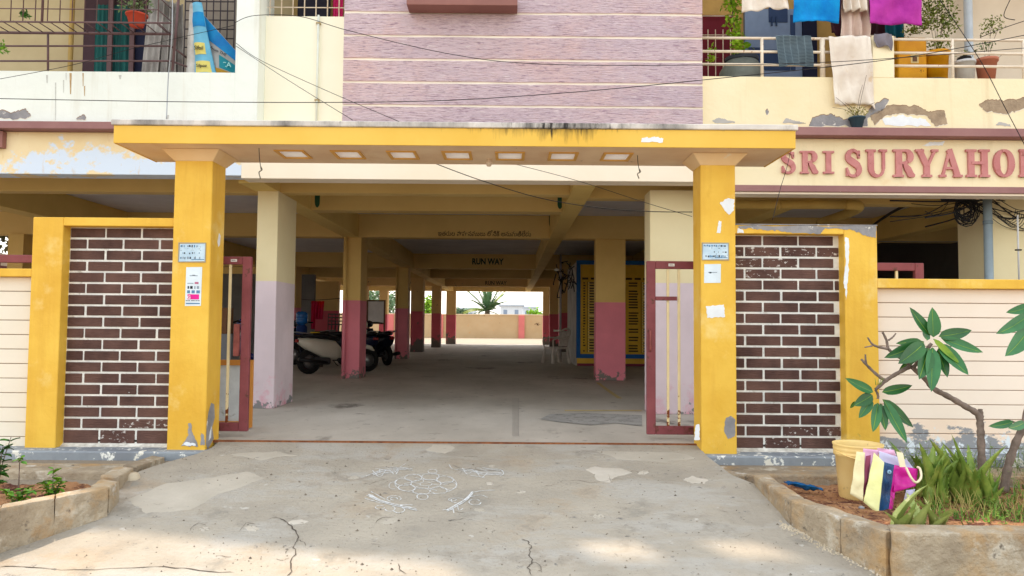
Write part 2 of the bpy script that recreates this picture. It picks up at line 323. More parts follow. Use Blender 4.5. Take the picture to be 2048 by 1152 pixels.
# cracks in the ramp
def crack(px, wd=0.008, name='crack'):
    pts = spline([atr(x, y, 0.006) for x, y in px], 4); mb = MB()
    pp = [p + V(rnd.uniform(-1, 1) * 0.007, rnd.uniform(-1, 1) * 0.007, 0) for p in pts]
    L = []; Rr = []
    for i, p in enumerate(pp):
        d = (pp[min(i + 1, len(pp) - 1)] - pp[max(i - 1, 0)]); d.z = 0; d.normalize(); n = V(-d.y, d.x, 0)
        k = wd * rnd.uniform(0.3, 1.1) * (0.2 if i in (0, len(pp) - 1) else 1)
        for side, lst in ((1, L), (-1, Rr)):
            q = p + n * k * side; q.z = ramp_z(q.x, q.y) + mnoise.noise(V(q.x * 1.3, q.y * 1.7, 0)) * 0.012 * min(1, (6.39 - q.y) / 2.41 * 6) + mnoise.noise(V(q.x * 5, q.y * 6, 3)) * 0.004 + 0.003; lst.append(q)
    n = len(pp); mb.add(L + Rr, [(i, i + 1, n + i + 1, n + i) for i in range(n - 1)])
    o = mb.obj(name, plain('crack_dark', 92, 84, 76, 1.0), ramp); return o
crack([(560, 1038), (576, 1046), (590, 1062), (596, 1078), (588, 1090), (592, 1104), (580, 1122), (584, 1138), (574, 1152)], 0.0045); crack([(596, 1078), (606, 1082), (612, 1092)], 0.002); crack([(588, 1090), (576, 1096), (572, 1106)], 0.002); crack([(560, 1038), (546, 1036), (536, 1040)], 0.002)
crack([(1045, 1080), (1056, 1086), (1062, 1096), (1058, 1110), (1064, 1124), (1056, 1136), (1066, 1152)], 0.0035); crack([(1064, 1124), (1078, 1130), (1084, 1146)], 0.002); crack([(1062, 1096), (1050, 1100)], 0.002)
crack([(725, 968), (742, 966), (760, 962), (775, 958)], 0.002); crack([(905, 930), (925, 938), (940, 937), (960, 940), (1000, 941)], 0.003); crack([(925, 938), (918, 948)], 0.002); crack([(740, 935), (780, 934), (800, 936)], 0.002)
crack([(750, 1048), (765, 1036), (790, 1035)], 0.002); crack([(795, 1128), (800, 1138), (812, 1150)], 0.003); crack([(0, 1136), (60, 1138), (150, 1141), (240, 1137), (330, 1135), (400, 1142), (470, 1146)], 0.004)
crack([(895, 1045), (910, 1043), (930, 1039)], 0.0025); crack([(380, 1062), (395, 1048), (415, 1052)], 0.002); crack([(480, 1062), (492, 1046), (510, 1048)], 0.002); crack([(1150, 960), (1190, 965), (1230, 958)], 0.0018)
for _i in range(26):
    _x = rnd.uniform(300, 1600); _y = rnd.uniform(900, 1120); crack([(_x, _y), (_x + rnd.uniform(6, 16), _y + rnd.uniform(-3, 3)), (_x + rnd.uniform(18, 30), _y + rnd.uniform(-4, 4))], rnd.uniform(0.001, 0.0025))
def cement_patch(px, m, lab=None):
    ctr = [atr(x, y) for x, y in px]; out = []
    for i in range(len(ctr)):
        a, b = ctr[i], ctr[(i + 1) % len(ctr)]
        for j in range(6):
            q = a.lerp(b, j / 6); q = q + V(mnoise.noise(q * 6) * 0.05 + rnd.uniform(-1, 1) * 0.006, mnoise.noise(q * 6 + V(9, 0, 0)) * 0.05 + rnd.uniform(-1, 1) * 0.006, 0); out.append(q)
    c = sum(out, V(0, 0, 0)) / len(out); mb = MB(); R_ = 6; n = len(out); vs = []
    for k in range(1, R_ + 1):
        for q in out: p = c.lerp(q, k / R_); vs.append(V(p.x, p.y, surf(p) + 0.0025 - (0.004 if k == R_ else 0)))
    vs.append(V(c.x, c.y, surf(c) + 0.0025)); fs = [(k * n + i, k * n + (i + 1) % n, (k + 1) * n + (i + 1) % n, (k + 1) * n + i) for k in range(R_ - 1) for i in range(n)] + [(n * R_, i, (i + 1) % n) for i in range(n)]
    mb.add(vs, fs, True); mb.obj('cement_patch', m, ramp, label=lab)
def surf(q):
    return ramp_z(q.x, q.y) + (mnoise.noise(V(q.x * 1.3, q.y * 1.7, 0)) * 0.012 + mnoise.noise(V(q.x * 5, q.y * 6, 3)) * 0.004) * min(1, (6.39 - q.y) / 2.41 * 6)
cp1 = mat('pale_cement_skim', S(188, 181, 168), S(172, 165, 152), 2.2, 0.92, 0.5, 30, bdist=0.01, stains=((S(140, 136, 130), 14, 0.64, 0.70),)); cp2 = mat('worn_pale_cement', S(200, 193, 182), S(184, 177, 164), 4, 0.92, 0.4, 30); cp3 = mat('dark_cement_skim', S(150, 148, 144), S(140, 137, 132), 2.2, 0.92, 0.5, 30, bdist=0.01)
cement_patch([(250, 1000), (330, 965), (430, 952), (500, 938), (540, 955), (440, 985), (380, 1025), (290, 1030)], cp1, 'broad pale skim patch on the left of the ramp')
cement_patch([(1172, 940), (1190, 930), (1240, 934), (1272, 945), (1240, 955), (1225, 967), (1195, 960)], cp2); cement_patch([(1360, 960), (1380, 952), (1412, 956), (1415, 966), (1380, 969)], cp2)
cement_patch([(1190, 900), (1350, 903), (1400, 915), (1330, 925), (1230, 920)], cp1); cement_patch([(450, 905), (560, 898), (600, 906), (520, 918)], cp1)
for _cx, _cy, _r in ((880, 897, 30), (975, 930, 8), (700, 955, 14), (980, 968, 8), (1040, 985, 7), (960, 1020, 12), (775, 1042, 18), (980, 1065, 9), (595, 1045, 22), (500, 1058, 15), (405, 1056, 9), (1200, 1030, 12), (1290, 945, 12)):
    cement_patch([(_cx + _r * math.cos(t), _cy + _r * 0.35 * math.sin(t)) for t in (0, 1.05, 2.1, 3.14, 4.2, 5.2)], rnd.choice((cp2, cp1, cp2)))
_g = MB()
for _i in range(700):
    _q = atr(rnd.uniform(150, 1700), rnd.uniform(890, 1150)); 
    if not (lerp_edge(EDGE_L, _q.y) + .02 < _q.x < lerp_edge(EDGE_R, _q.y) - .02): continue
    _q.z = surf(_q) + .001; _s = rnd.uniform(0.0015, 0.006) if rnd.random() < .93 else rnd.uniform(.006, .011)
    _g.add([_q + V(_s, 0, 0), _q + V(0, _s, 0), _q + V(-_s, 0, 0), _q + V(0, -_s, 0), _q + V(0, 0, _s)], [(0, 1, 4), (1, 2, 4), (2, 3, 4), (3, 0, 4)])
_o = _g.obj('grit', mat('loose_grit', S(150, 140, 124), S(90, 82, 74), 25, 1, 0), ramp, kind='stuff')
# gate track
box('gate_track', rust, None, -3.6, 3.4, 6.36, 6.395, -0.012, 0.006, label='rusty steel gate track set across the top of the ramp', cat='gate track')

# ================================================================== BUILDING
B = thing('apartment_building', 'cream and lavender apartment block raised on columns over a car park', 'building', (0, 8, 0))
FY = 8.0; ZS = 2.577; ZC = 3.0
# --- columns
def column(px0, px1, pyb, depth, m, top=ZS, Y=None, label=None, h0=0.0):
    if Y is None: Y = atz((px0 + px1) / 2, pyb, 0).y
    a = at(px0, pyb, Y); b = at(px1, pyb, Y)
    return box('column', m, B, a.x, b.x, Y, Y + depth, h0, top, bevel=0.006, label=label)
column(505, 547, 817, 0.75, col_front, label='front left column with pale lavender dado')
column(688, 718, 757, 0.6, col_in)
column(793, 814, 718, 0.5, col_in)
column(820, 845, 704, 0.5, col_far)
column(862, 880, 695, 0.5, col_far)
column(1191, 1251, 761, 0.27, col_in, label='right hand pink and ochre column')
c1r = MB().box(1.60, 2.30, 8.5, 8.85, 0, ZS).obj('column', col_front, B, bevel=0.006, label='front right column behind the gate leaf')
column(1099, 1120, 697, 0.4, col_far)
column(1118, 1136, 704, 0.4, col_far)
column(1985, 2090, 830, 0.6, col_front, label='front column beside the grey pipe')
for x in (-6.2, -9.0):
    for y in (8.7, 13.4, 20.8, 31.0): x_ = x - (0.9 if y < 9 else 0); box('column', col_in if y < 25 else col_far, B, x_ - 0.14, x_ + 0.14, y, y + 0.6, 0, ZS)
for x in (5.9,):
    for y in (13.4, 25.0, 31.0): box('column', col_far, B, x - 0.25, x + 0.25, y, y + 0.3, 0, ZS)
# far portal at the back
for (a, b_, nm) in ((892, 911, 1), (1086, 1101, 2)):
    p = at(a, 640, 36); q = at(b_, 640, 36); box('column', col_far, B, p.x, q.x, 36, 36.4, 0, ZS)
for x in (-6.2, -9.0, 5.9, 9.0): box('column', col_far, B, x - 0.2, x + 0.2, 36, 36.4, 0, ZS)
# --- beams across
def tbeam(x0, x1, y, dp=0.25, zb=ZS, m=cream_beam, zt=ZC): return box('beam', m, B, x0, x1, y, y + dp, zb, zt - 0.002, bevel=0.004)
tbeam(-2.79, 0.70, 8.86, 0.2); tbeam(0.95, 2.3, 9.1, 0.2); tbeam(-2.79, 0.70, 10.24, 0.28)
tbeam(-2.79, 0.70, 13.45, 0.3); tbeam(0.95, 9, 13.45, 0.3); tbeam(-12, -3.07, 13.45, 0.3)
tbeam(-2.79, 0.72, 21.1, 0.3); tbeam(0.97, 9, 21.15, 0.25); tbeam(-12, -3.07, 20.9, 0.3)
tbeam(-12, 9, 25.6, 0.25); tbeam(-12, 9, 31.3, 0.3, m=col_far); tbeam(-12, 12, 36, 0.4, m=cream_beam)
tbeam(-12, -3.07, 8.9, 0.2); tbeam(2.3, 12, 8.9, 0.22, zb=2.50)
# --- long beams
for x0, x1, y1 in ((0.70, 0.95, 36), (-3.07, -2.79, 36), (-7.3, -7.0, 36), (3.5, 3.75, 36), (6.6, 6.9, 18)):
    box('long_beam', cream_in, B, x0, x1, 8.25, y1, ZS - 0.004, ZC - 0.004, bevel=0.004)
# ceiling slab, lintels
box('ceiling_slab', ceil_m, B, -12, 12, 8.22, 37, ZC, 3.12)
box('lintel', cream_band, B, -2.95, 2.35, 8.0, 8.24, ZS, 3.12, bevel=0.004)
box('lintel', cream_left, B, -12, -2.95, 8.0, 8.24, ZS + 0.03, 3.07, bevel=0.004)
box('sign_panel', cream_r, B, 2.35, 12, 8.0, 8.24, 2.545, 3.065, bevel=0.004)
box('mauve_trim', mauve, B, 2.352, 12, 7.975, 8.2, 2.475, 2.545, bevel=0.004)
box('cream_strip', cream_band, B, 2.352, 12, 8.0, 8.22, 2.452, 2.474)
box('ledge_band', mauve, B, -12, -2.95, 7.86, 8.2, 3.072, 3.152, bevel=0.005); box('ledge_band', mauve, B, 2.30, 12, 7.86, 8.2, 3.068, 3.158, bevel=0.005)
box('mauve_trim', mauve_dk, B, at(0, 300, 7.94).x - 0.2, at(5, 300, 7.94).x, 7.93, 7.998, 2.88, 3.06)
# green leaf shaped marks left on beams
green = plain('green_paint', 40, 84, 58)
def leafmark(px, py0, py1, Y):
    a = at(px, py0, Y); b = at(px, py1, Y); r = 0.035 if py1 - py0 > 15 else 0.012
    h = a.z - b.z; pts = []
    for k in range(7): t = k / 6; pts.append((a.x + r, Y - 0.004, a.z - h * 0.55 * t))
    for k in range(1, 9):
        t = k / 8; pts.append((a.x + r * math.cos(t * math.pi / 2) , Y - 0.004, a.z - h * 0.55 - h * 0.45 * math.sin(t * math.pi / 2)))
    for k in range(7, 0, -1):
        t = k / 8; pts.append((a.x - r * math.cos(t * math.pi / 2), Y - 0.004, a.z - h * 0.55 - h * 0.45 * math.sin(t * math.pi / 2)))
    pts.append((a.x - r, Y - 0.004, a.z - h * 0.55)); pts.append((a.x - r, Y - 0.004, a.z))
    MB().poly(pts, (0, 0.004, 0)).obj('leaf_shaped_patch', green, B)
# --- room with notice boards
box('room_wall', mat('grimy_white_wall', S(200, 196, 190), S(170, 166, 162), 2, 0.9, 0.1, stains=((S(70, 66, 66), 4, 0.55, 0.65, (0.0, 1.2), (3, 3, 0.6)),)), B, 1.62, 5.4, 18.215, 21.15, 0, 2.56)
box('room_wall', mat('yellow_room_front', S(226, 184, 70), S(212, 168, 58), 1.5, 0.8, 0.05), B, 1.63, 5.4, 18.15, 18.21, 0, 2.56)
box('room_skirting', plain('maroon_skirting', 130, 50, 70), B, 1.63, 5.4, 18.12, 18.148, 0, 0.06)
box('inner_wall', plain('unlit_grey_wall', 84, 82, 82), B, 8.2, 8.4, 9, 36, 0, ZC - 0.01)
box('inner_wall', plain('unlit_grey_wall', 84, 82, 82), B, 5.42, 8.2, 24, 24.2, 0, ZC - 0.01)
# left bay walls
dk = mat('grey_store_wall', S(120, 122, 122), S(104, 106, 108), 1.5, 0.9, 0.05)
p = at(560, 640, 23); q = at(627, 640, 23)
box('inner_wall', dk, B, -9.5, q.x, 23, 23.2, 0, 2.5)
a = at(648, 640, 26.0); b_ = at(676, 640, 26.0)
box('inner_wall', col_far, B, a.x - 0.9, b_.x, 26.0, 26.25, 0, 2.45)
# --- first floor: left balcony
zp = at(200, 143, FY).z
xl = at(470, 143, FY).x; xp = at(516, 143, FY).x
box('balcony_parapet', white_l, B, -12, xl, 8.0, 8.12, 3.153, zp, bevel=0.004)
box('facade_pier', white_l, B, xl, xp, 8.0, 8.5, 3.125, 6.2, bevel=0.004)
xr = at(687, 100, 7.9).x; xr2 = at(1405, 100, 7.9).x
zr = at(600, 32, 8.21).z
box('recessed_wall', mat('ivory_facade_paint', S(248, 244, 226), S(242, 238, 218), 0.8, 0.8, 0.06, 25), B, xp, xr, 8.215, 8.40, 3.125, zr, bevel=0.003)
# lavender wall: joints behind, panels proud
box('stair_tower_wall', joint_w, B, xr, xr2, 7.915, 9.3, 3.125, 7.2)
zs_ = [at(690, y, 7.9).z for y in (258, 210, 163.5, 117.5, 70.5, 24)]
zl = [3.13] + zs_[1:]
while zl[-1] < 7.1: zl.append(zl[-1] + 0.25)
for i in range(len(zl) - 1):
    def pf(u, v, i=i):
        x = xr + (xr2 - xr) * u
        wv = mnoise.noise(V(x * 2.2, i * 7.7 + v * 3, 1)) * 0.006
        return V(x, 7.90, zl[i] + 0.014 + (zl[i + 1] - zl[i] - 0.028) * v + wv)
    mb = MB().grid(pf, 60, 1, False)
    for v0 in (0, 1): mb.grid(lambda u, v, v0=v0: pf(u, v0) + V(0, 0.02 * v, 0), 60, 1, False)
    mb.grid(lambda u, v: pf(0, v) + V(0, 0.02 * u, 0), 1, 1, False); mb.grid(lambda u, v: pf(1, v) + V(0, 0.02 * u, 0), 1, 1, False)
    mb.obj('lavender_panel', lavender, B)
# sunshade over stair window
a = at(813, 9, 7.68); b_ = at(1035, 9, 7.68)
box('sunshade', mauve_dk, B, a.x, b_.x, 7.68, 7.898, a.z, a.z + 0.14, bevel=0.004)
# sill glow wall tint
# right balcony
zr2 = at(1500, 153, FY).z; x1745 = at(1745, 100, FY).x; x1788 = at(1788, 100, FY).x
box('balcony_parapet', cream_r, B, xr2, 12, 8.0, 8.12, 3.159, zr2, bevel=0.004)
box('balcony_pier', cream_r, B, x1745, x1788, 7.998, 8.122, zr2, at(1765, 75, FY).z + 0.02, bevel=0.003)
# balcony back walls, floor slabs, upper storeys
back_l = mat('beige_balcony_wall', S(204, 190, 154), S(190, 174, 138), 1.2, 0.85, 0.05)
box('balcony_wall', back_l, B, -12, xp, 9.6, 9.8, 3.125, 6.2)
box('balcony_wall', mat('pale_balcony_wall', S(226, 214, 196), S(214, 200, 182), 1.2, 0.85, 0.05), B, 4.15, 12, 9.3, 9.5, 3.125, 6.2)
box('balcony_wall', plain('yellow_brown_balcony_wall', 196, 160, 96), B, xr2, 4.15, 9.3, 9.5, 3.125, 6.2)
box('room_behind_window', plain('dim_room', 176, 150, 96), B, xp, xr, 9.2, 9.3, 3.125, 6.2)
box('upper_floor_slab', white_l, B, -12, xr, 8.0, 9.6, 5.95, 6.2); box('upper_floor_slab', cream_r, B, xr2, 12, 8.0, 9.3, 5.95, 6.2)
box('upper_storeys', cream_r, B, -12, 12, 9.81, 37, 3.125, 7.4)
box('added_shade_parapet', white_l, B, -12, -5.4, 8.0, 8.15, 6.2, 7.2); MB().hexa([V(-5.4, 8.0, 6.2), V(xl, 8.0, 6.2), V(xl, 8.15, 6.2), V(-5.4, 8.15, 6.2), V(-5.4, 8.0, 7.2), V(xl, 8.0, 8.5), V(xl, 8.15, 8.5), V(-5.4, 8.15, 7.2)]).obj('added_shade_parapet', white_l, B); box('added_shade_parapet', cream_r, B, xr2, 12, 8.0, 8.15, 6.2, 7.55)  # invented roofline out of view, shaped to set the shade edge on the ramp
box('terrace_slab', white_l, B, -12, 12, 8.15, 9.81, 6.95, 7.1)
box('added_shade_wall', lavender, B, xl, xr2, 8.0, 8.07, 7.2, 8.0)  # thin wall out of view, added to keep the ramp's right side shaded
x = xl
for wd_, gp_ in ((0.5, 0.0), (0.35, 0.42), (0.33, 0.40), (0.42, 0.36), (0.3, 0.42), (0.35, 0.36), (1.2, 0)):
    box('added_shade_post', lavender, B, x, min(x + wd_, xr2), 8.0, 8.07, 8.0, 8.62); x += wd_ + gp_  # gaps between these added posts let sun patches through to the ramp
box('added_shade_band', lavender, B, xl, xr2, 8.0, 8.07, 8.62, 11.0)  # added solid top, blocks the sun above the gaps

# exposed plaster on facade
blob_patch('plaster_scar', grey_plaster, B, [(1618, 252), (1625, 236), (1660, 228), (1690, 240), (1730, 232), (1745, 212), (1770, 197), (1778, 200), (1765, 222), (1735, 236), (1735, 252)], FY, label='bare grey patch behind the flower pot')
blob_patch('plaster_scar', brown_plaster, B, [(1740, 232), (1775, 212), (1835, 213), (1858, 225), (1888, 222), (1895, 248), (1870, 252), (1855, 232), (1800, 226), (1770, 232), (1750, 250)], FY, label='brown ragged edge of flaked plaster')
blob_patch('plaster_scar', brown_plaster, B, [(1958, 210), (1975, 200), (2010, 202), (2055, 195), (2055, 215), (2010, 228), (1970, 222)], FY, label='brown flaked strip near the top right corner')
blob_patch('plaster_scar', white_patch, B, [(1770, 250), (1765, 238), (1800, 230), (1850, 238), (1862, 252)], FY)
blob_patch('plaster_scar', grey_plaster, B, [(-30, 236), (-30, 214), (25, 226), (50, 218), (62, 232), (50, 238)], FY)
blob_patch('plaster_scar', white_patch, B, [(1845, 292), (1860, 284), (1890, 283), (1885, 291)], FY, jit=1)

drip = mat('rust_drip', S(196, 170, 130), S(170, 140, 100), 30, .9, .1); drip2 = mat('grey_drip', S(206, 208, 204), S(186, 188, 184), 30, .9, .1)
for px, y0, y1, w_, m_ in ((141, 146, 188, 2.2, drip), (166, 146, 172, 1.2, drip), (169, 172, 192, 1.2, drip), (132, 146, 160, 1, drip2), (94, 150, 166, 2, drip2), (111, 165, 240, 1.2, drip2), (127, 160, 185, 1, drip2), (240, 150, 158, 3, drip2), (335, 230, 238, 3, drip2)):
    a = at(px - w_, y0, FY - .0025); b = at(px + w_, y0, FY - .0025); c = at(px + w_ * .4, y1, FY - .0025); d = at(px - w_ * .4, y1, FY - .0025); MB().poly([d, c, b, a], (0, .002, 0)).obj('drip_stain', m_, B)
blob_patch('plaster_scar', grey_plaster, B, [(82, 150), (84, 140), (92, 137), (96, 144), (94, 150)], FY, 3, 1) if False else None
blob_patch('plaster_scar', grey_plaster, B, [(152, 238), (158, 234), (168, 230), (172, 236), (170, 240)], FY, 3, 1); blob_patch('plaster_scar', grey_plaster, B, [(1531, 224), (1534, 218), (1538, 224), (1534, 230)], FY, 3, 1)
for pts in ([(1424, 241), (1436, 236), (1450, 238), (1470, 243), (1470, 246), (1430, 246)], [(1565, 246), (1572, 236), (1585, 240), (1600, 243), (1612, 247)], [(1992, 250), (1998, 244), (2020, 248), (2022, 253)]): blob_patch('plaster_scar', plain('scar_grey', 186, 184, 180), B, pts, FY, 4, 1)
# beam notes painted inside
leafmark(635, 388, 415, 10.24); leafmark(698, 427, 458, 13.45); leafmark(1120, 395, 418, 10.24); leafmark(1102, 431, 455, 13.45)
leafmark(557, 369, 378, 8.86); leafmark(170, 413, 430, 10.2) if False else None
pnt = plain('dark_green_lettering', 22, 62, 50); pnt2 = plain('brown_lettering', 60, 44, 22)
c = at(976, 523, 21.1); lettering('lettering', 'RUN WAY', (c.x, 21.095, c.z), at(900, 517, 21.1).z - at(900, 529.5, 21.1).z, pnt, B, 0.001, 0.035, width=at(1008, 523, 21.1).x - at(945, 523, 21.1).x)
c = at(1892, 534, 21.15); lettering('lettering', 'RUN WAY', (c.x, 21.14, c.z), 0.17, pnt, B, 0.001, 0.012, width=0.95)
c = at(992, 566, 31.3); lettering('lettering', 'RUN WAY', (c.x, 31.29, c.z), 0.17, pnt, B, 0.001, 0.012, width=0.9)
c = at(969, 467, 13.45)
tl = lettering('lettering', '\u0c07\u0c24\u0c30\u0c41\u0c32 \u0c35\u0c3e\u0c39\u0c28\u0c2e\u0c41\u0c32\u0c41 \u0c32\u0c4b\u0c28\u0c3f\u0c15\u0c3f \u0c05\u0c28\u0c41\u0c2e\u0c24\u0c3f\u0c32\u0c47\u0c26\u0c41', (c.x, 13.445, c.z), 0.12, pnt2, B, 0.001, 0.004, width=at(1062, 467, 13.45).x - at(876, 467, 13.45).x)

# --- serif letters of the sign, each its own part
letter_m = mat('faded_rose_letter', S(204, 140, 138), S(190, 122, 122), 8, 0.7, 0.05, stains=((S(150, 90, 80), 10, 0.62, 0.7),))
SG = thing('raised_sign_lettering', 'rose coloured raised serif letters fixed on the cream panel over the wall', 'sign', (2.4, 8, 2.6))
def strokes(ch, w=0.7):
    """glyph in a unit box (height 1) as list of polygons"""
    T = 0.235; t = 0.085; P = []
    def rect(x0, x1, y0, y1): P.append([(x0, y0), (x1, y0), (x1, y1), (x0, y1)])
    def stem(x, y0=0, y1=1, serif=True):
        rect(x - T / 2, x + T / 2, y0, y1)
    def serif(x, y, l=0.2):
        rect(x - l, x + l, y, y + t)
    def ribbon(pts, ws):
        n = len(pts); L = []; Rr = []
        for i in range(n):
            a = Vector(pts[max(i - 1, 0)]); b = Vector(pts[min(i + 1, n - 1)]); d = (b - a).normalized(); nn = Vector((-d.y, d.x)); p = Vector(pts[i])
            L.append(p + nn * ws[i] / 2); Rr.append(p - nn * ws[i] / 2)
        for i in range(n - 1): P.append([tuple(L[i]), tuple(Rr[i]), tuple(Rr[i + 1]), tuple(L[i + 1])])
    def arc(cx, cy, rx, ry, a0, a1, n=12): return [(cx + rx * math.cos(R(a0 + (a1 - a0) * k / n)), cy + ry * math.sin(R(a0 + (a1 - a0) * k / n))) for k in range(n + 1)]
    def arcw(a0, a1, n=12): return [t + (T - t) * abs(math.cos(R(a0 + (a1 - a0) * k / n))) ** 1.3 for k in range(n + 1)]
    if ch == 'I': stem(0.25); serif(0.25, 0, 0.25); serif(0.25, 1 - t, 0.25); return P, 0.5
    if ch == 'H':
        for x in (0.22, 0.72): stem(x); serif(x, 0, 0.2); serif(x, 1 - t, 0.2)
        rect(0.22, 0.72, 0.46, 0.46 + t * 1.2); return P, 0.94
    if ch == 'U':
        stem(0.22, 0.3, 1); serif(0.22, 1 - t, 0.2); rect(0.68, 0.68 + t * 1.3, 0.3, 1); serif(0.72, 1 - t, 0.16)
        a = arc(0.475, 0.32, 0.26, 0.28, 180, 360); ribbon(a, [T - (T - t) * min(1, k / 7) for k in range(13)]); return P, 0.9
    if ch == 'R':
        stem(0.22); serif(0.2, 0, 0.2); rect(0.0, 0.45, 1 - t, 1); rect(0.22, 0.45, 0.47, 0.47 + t)
        ribbon(arc(0.44, 0.745, 0.22, 0.215, 90, -90), arcw(90, -90)); ribbon([(0.42, 0.48), (0.55, 0.3), (0.66, 0.08), (0.8, 0.04)], [t * 1.3, T, T, t]); return P, 0.85
    if ch == 'Y':
        stem(0.42, 0, 0.45); serif(0.42, 0, 0.2); ribbon([(0.12, 0.98), (0.42, 0.4)], [T * 0.95] * 2); ribbon([(0.76, 0.98), (0.45, 0.4)], [t * 1.2] * 2)
        serif(0.13, 1 - t, 0.17); serif(0.75, 1 - t, 0.14); return P, 0.9
    if ch == 'A':
        ribbon([(0.12, 0.02), (0.43, 1)], [t * 1.2] * 2); ribbon([(0.40, 1), (0.74, 0.02)], [T * 0.95] * 2); rect(0.2, 0.66, 0.28, 0.28 + t)
        serif(0.12, 0, 0.14); serif(0.74, 0, 0.18); return P, 0.92
    if ch == 'O':
        a = arc(0.4, 0.5, 0.29, 0.46, 0, 360, 24); ribbon(a, arcw(0, 360, 24)); return P, 0.82
    if ch == 'S':
        pts = [(0.58, 0.72), (0.55, 0.86), (0.4, 0.96), (0.24, 0.93), (0.14, 0.79), (0.18, 0.65), (0.36, 0.53), (0.54, 0.4), (0.6, 0.25), (0.52, 0.1), (0.36, 0.04), (0.18, 0.09), (0.1, 0.28)]
        pts = [tuple(p) for p in spline([(x, y, 0) for x, y in pts], 3)]; pts = [(p[0], p[1]) for p in pts]
        n = len(pts); ribbon(pts, [t * 1.1 + (T * 1.05 - t) * math.sin(math.pi * min(1, max(0, (i / (n - 1) - 0.12) / 0.76))) ** 1.5 for i in range(n)])
        rect(0.56, 0.63, 0.68, 0.96); rect(0.06, 0.13, 0.04, 0.34); return P, 0.72
    if ch == 'M':
        stem(0.16); stem(0.9); ribbon([(0.18, 0.98), (0.52, 0.1)], [T * 0.8] * 2); ribbon([(0.88, 0.98), (0.54, 0.1)], [t * 1.2] * 2)
        for x in (0.16, 0.9): serif(x, 0, 0.18); serif(x, 1 - t, 0.16)
        return P, 1.06
    return P, 0.4
def sign_letter(ch, x0, x1, ytop, ybot):
    polys, wd = strokes(ch); a = at(x0, ybot, FY - 0.025); b = at(x1, ytop, FY - 0.025); mb = MB()
    for k, pl in enumerate(polys):
        y = FY - 0.028 - 0.0012 * (k % 7)
        pts = [(a.x + (b.x - a.x) * u / wd, y, a.z + (b.z - a.z) * v) for u, v in pl]
        ar = sum(pl[i][0] * pl[(i + 1) % 4][1] - pl[(i + 1) % 4][0] * pl[i][1] for i in range(4))
        if ar < 0: pts = pts[::-1]
        mb.poly(pts, (0, FY - 0.002 - y, 0))
    mb.obj('letter', letter_m, SG)
for ch, a, b_ in (('S', 1562, 1592), ('R', 1601, 1638), ('I', 1647, 1668)): sign_letter(ch, a, b_, 302, 347)
for ch, a, b_ in (('S', 1690, 1724), ('U', 1732, 1775), ('R', 1787, 1831), ('Y', 1834, 1877), ('A', 1880, 1924), ('H', 1932, 1980), ('O', 1988, 2030), ('M', 2040, 2090), ('E', 2100, 2130)):
    if ch != 'E': sign_letter(ch, a, b_, 299, 354)

# ================================================================== GATEWAY
G = thing('gateway', 'yellow entrance gateway with flat canopy on two square pillars', 'gateway', (0, 6.3, 0))
PY = 6.2
lx0, lx1 = at(342, 600, PY).x, at(418, 600, PY).x; rx0, rx1 = at(1402, 600, PY).x, at(1472, 600, PY).x
box('pillar', yellow, G, lx0, lx1, PY, PY + 0.29, -0.12, 2.40, bevel=0.006, label='left yellow pillar'); 
box('pillar', yellow, G, rx0, rx1, PY, PY + 0.26, -0.12, 2.40, bevel=0.006, label='right yellow pillar')
for x0, x1, d in ((lx0, lx1, 0.29), (rx0, rx1, 0.26)):
    f = 0.085; MB().hexa([V(x0, PY, 2.37) - V(.004, .004, 0), V(x1, PY, 2.37) + V(.004, -.004, 0), V(x1 + .004, PY + d + .004, 2.37), V(x0 - .004, PY + d + .004, 2.37),
                          V(x0 - f, PY - f, 2.458), V(x1 + f, PY - f, 2.458), V(x1 + f, PY + d + .06, 2.458), V(x0 - f, PY + d + .06, 2.458)]).obj('capital', peachcap, G, bevel=0.004)
cx0 = at(232, 268, 5.95).x; cx1 = at(1587, 275, 5.95).x; cz0 = 2.46; cz1 = 2.60; cy0 = 5.95; cy1 = 6.66
holes = []
for cxp in (583, 693, 803, 913, 1020, 1128, 1238):
    p = atz(cxp, 304.5, cz0); holes.append(p.x)
hy0, hy1 = 6.17, 6.42
mb = MB().box(cx0, cx1, cy0, hy0, cz0, cz1).box(cx0, cx1, hy1, cy1, cz0, cz1)
xs_ = [cx0] + [v for h in holes for v in (h - 0.10, h + 0.10)] + [cx1]
for i in range(0, len(xs_), 2): mb.box(xs_[i], xs_[i + 1], hy0, hy1, cz0, cz1)
mb.obj('canopy_slab', soffit, G)
box('canopy_fascia', yellow_top, G, cx0 - 0.012, cx1 + 0.012, cy0 - 0.014, cy0 - 0.002, cz0 - 0.004, cz1, bevel=0.002)
for x in (cx0 - 0.012, cx1): box('canopy_fascia', yellow_top, G, x, x + 0.012, cy0 - 0.001, cy1, cz0 - 0.004, cz1)
coping = mat('mildewed_coping', S(226, 220, 212), S(200, 196, 192), 5, 0.9, 0.3, stains=((S(96, 94, 94), 2.0, 0.48, 0.70, None, (1, 1, 0.4)), (S(60, 58, 58), 22, 0.50, 0.62, None, (1, 1, 0.2), (0.4, 1.2, 0.14)), (S(60, 58, 58), 10, 0.34, 0.60, None, (1, 1, 0.2), (0.4, 0.9, 0.3)),))
cmb = MB()
def copf(u, v):
    x = cx0 - 0.02 + (cx1 - cx0 + 0.04) * u; return V(x, cy0 - 0.03, cz1 + 0.002 + (0.05 + mnoise.noise(V(x * 6, 2, 2)) * 0.006) * v)
box('canopy_coping', coping, G, cx0 - 0.03, cx1 + 0.03, cy0 - 0.03, cy0 + 0.12, cz1 + 0.002, cz1 + 0.047, bevel=0.006)
for x in (cx0 - 0.03, cx1 - 0.09): box('canopy_coping', coping, G, x, x + 0.12, cy0 + 0.121, cy1, cz1 + 0.002, cz1 + 0.046, bevel=0.006)
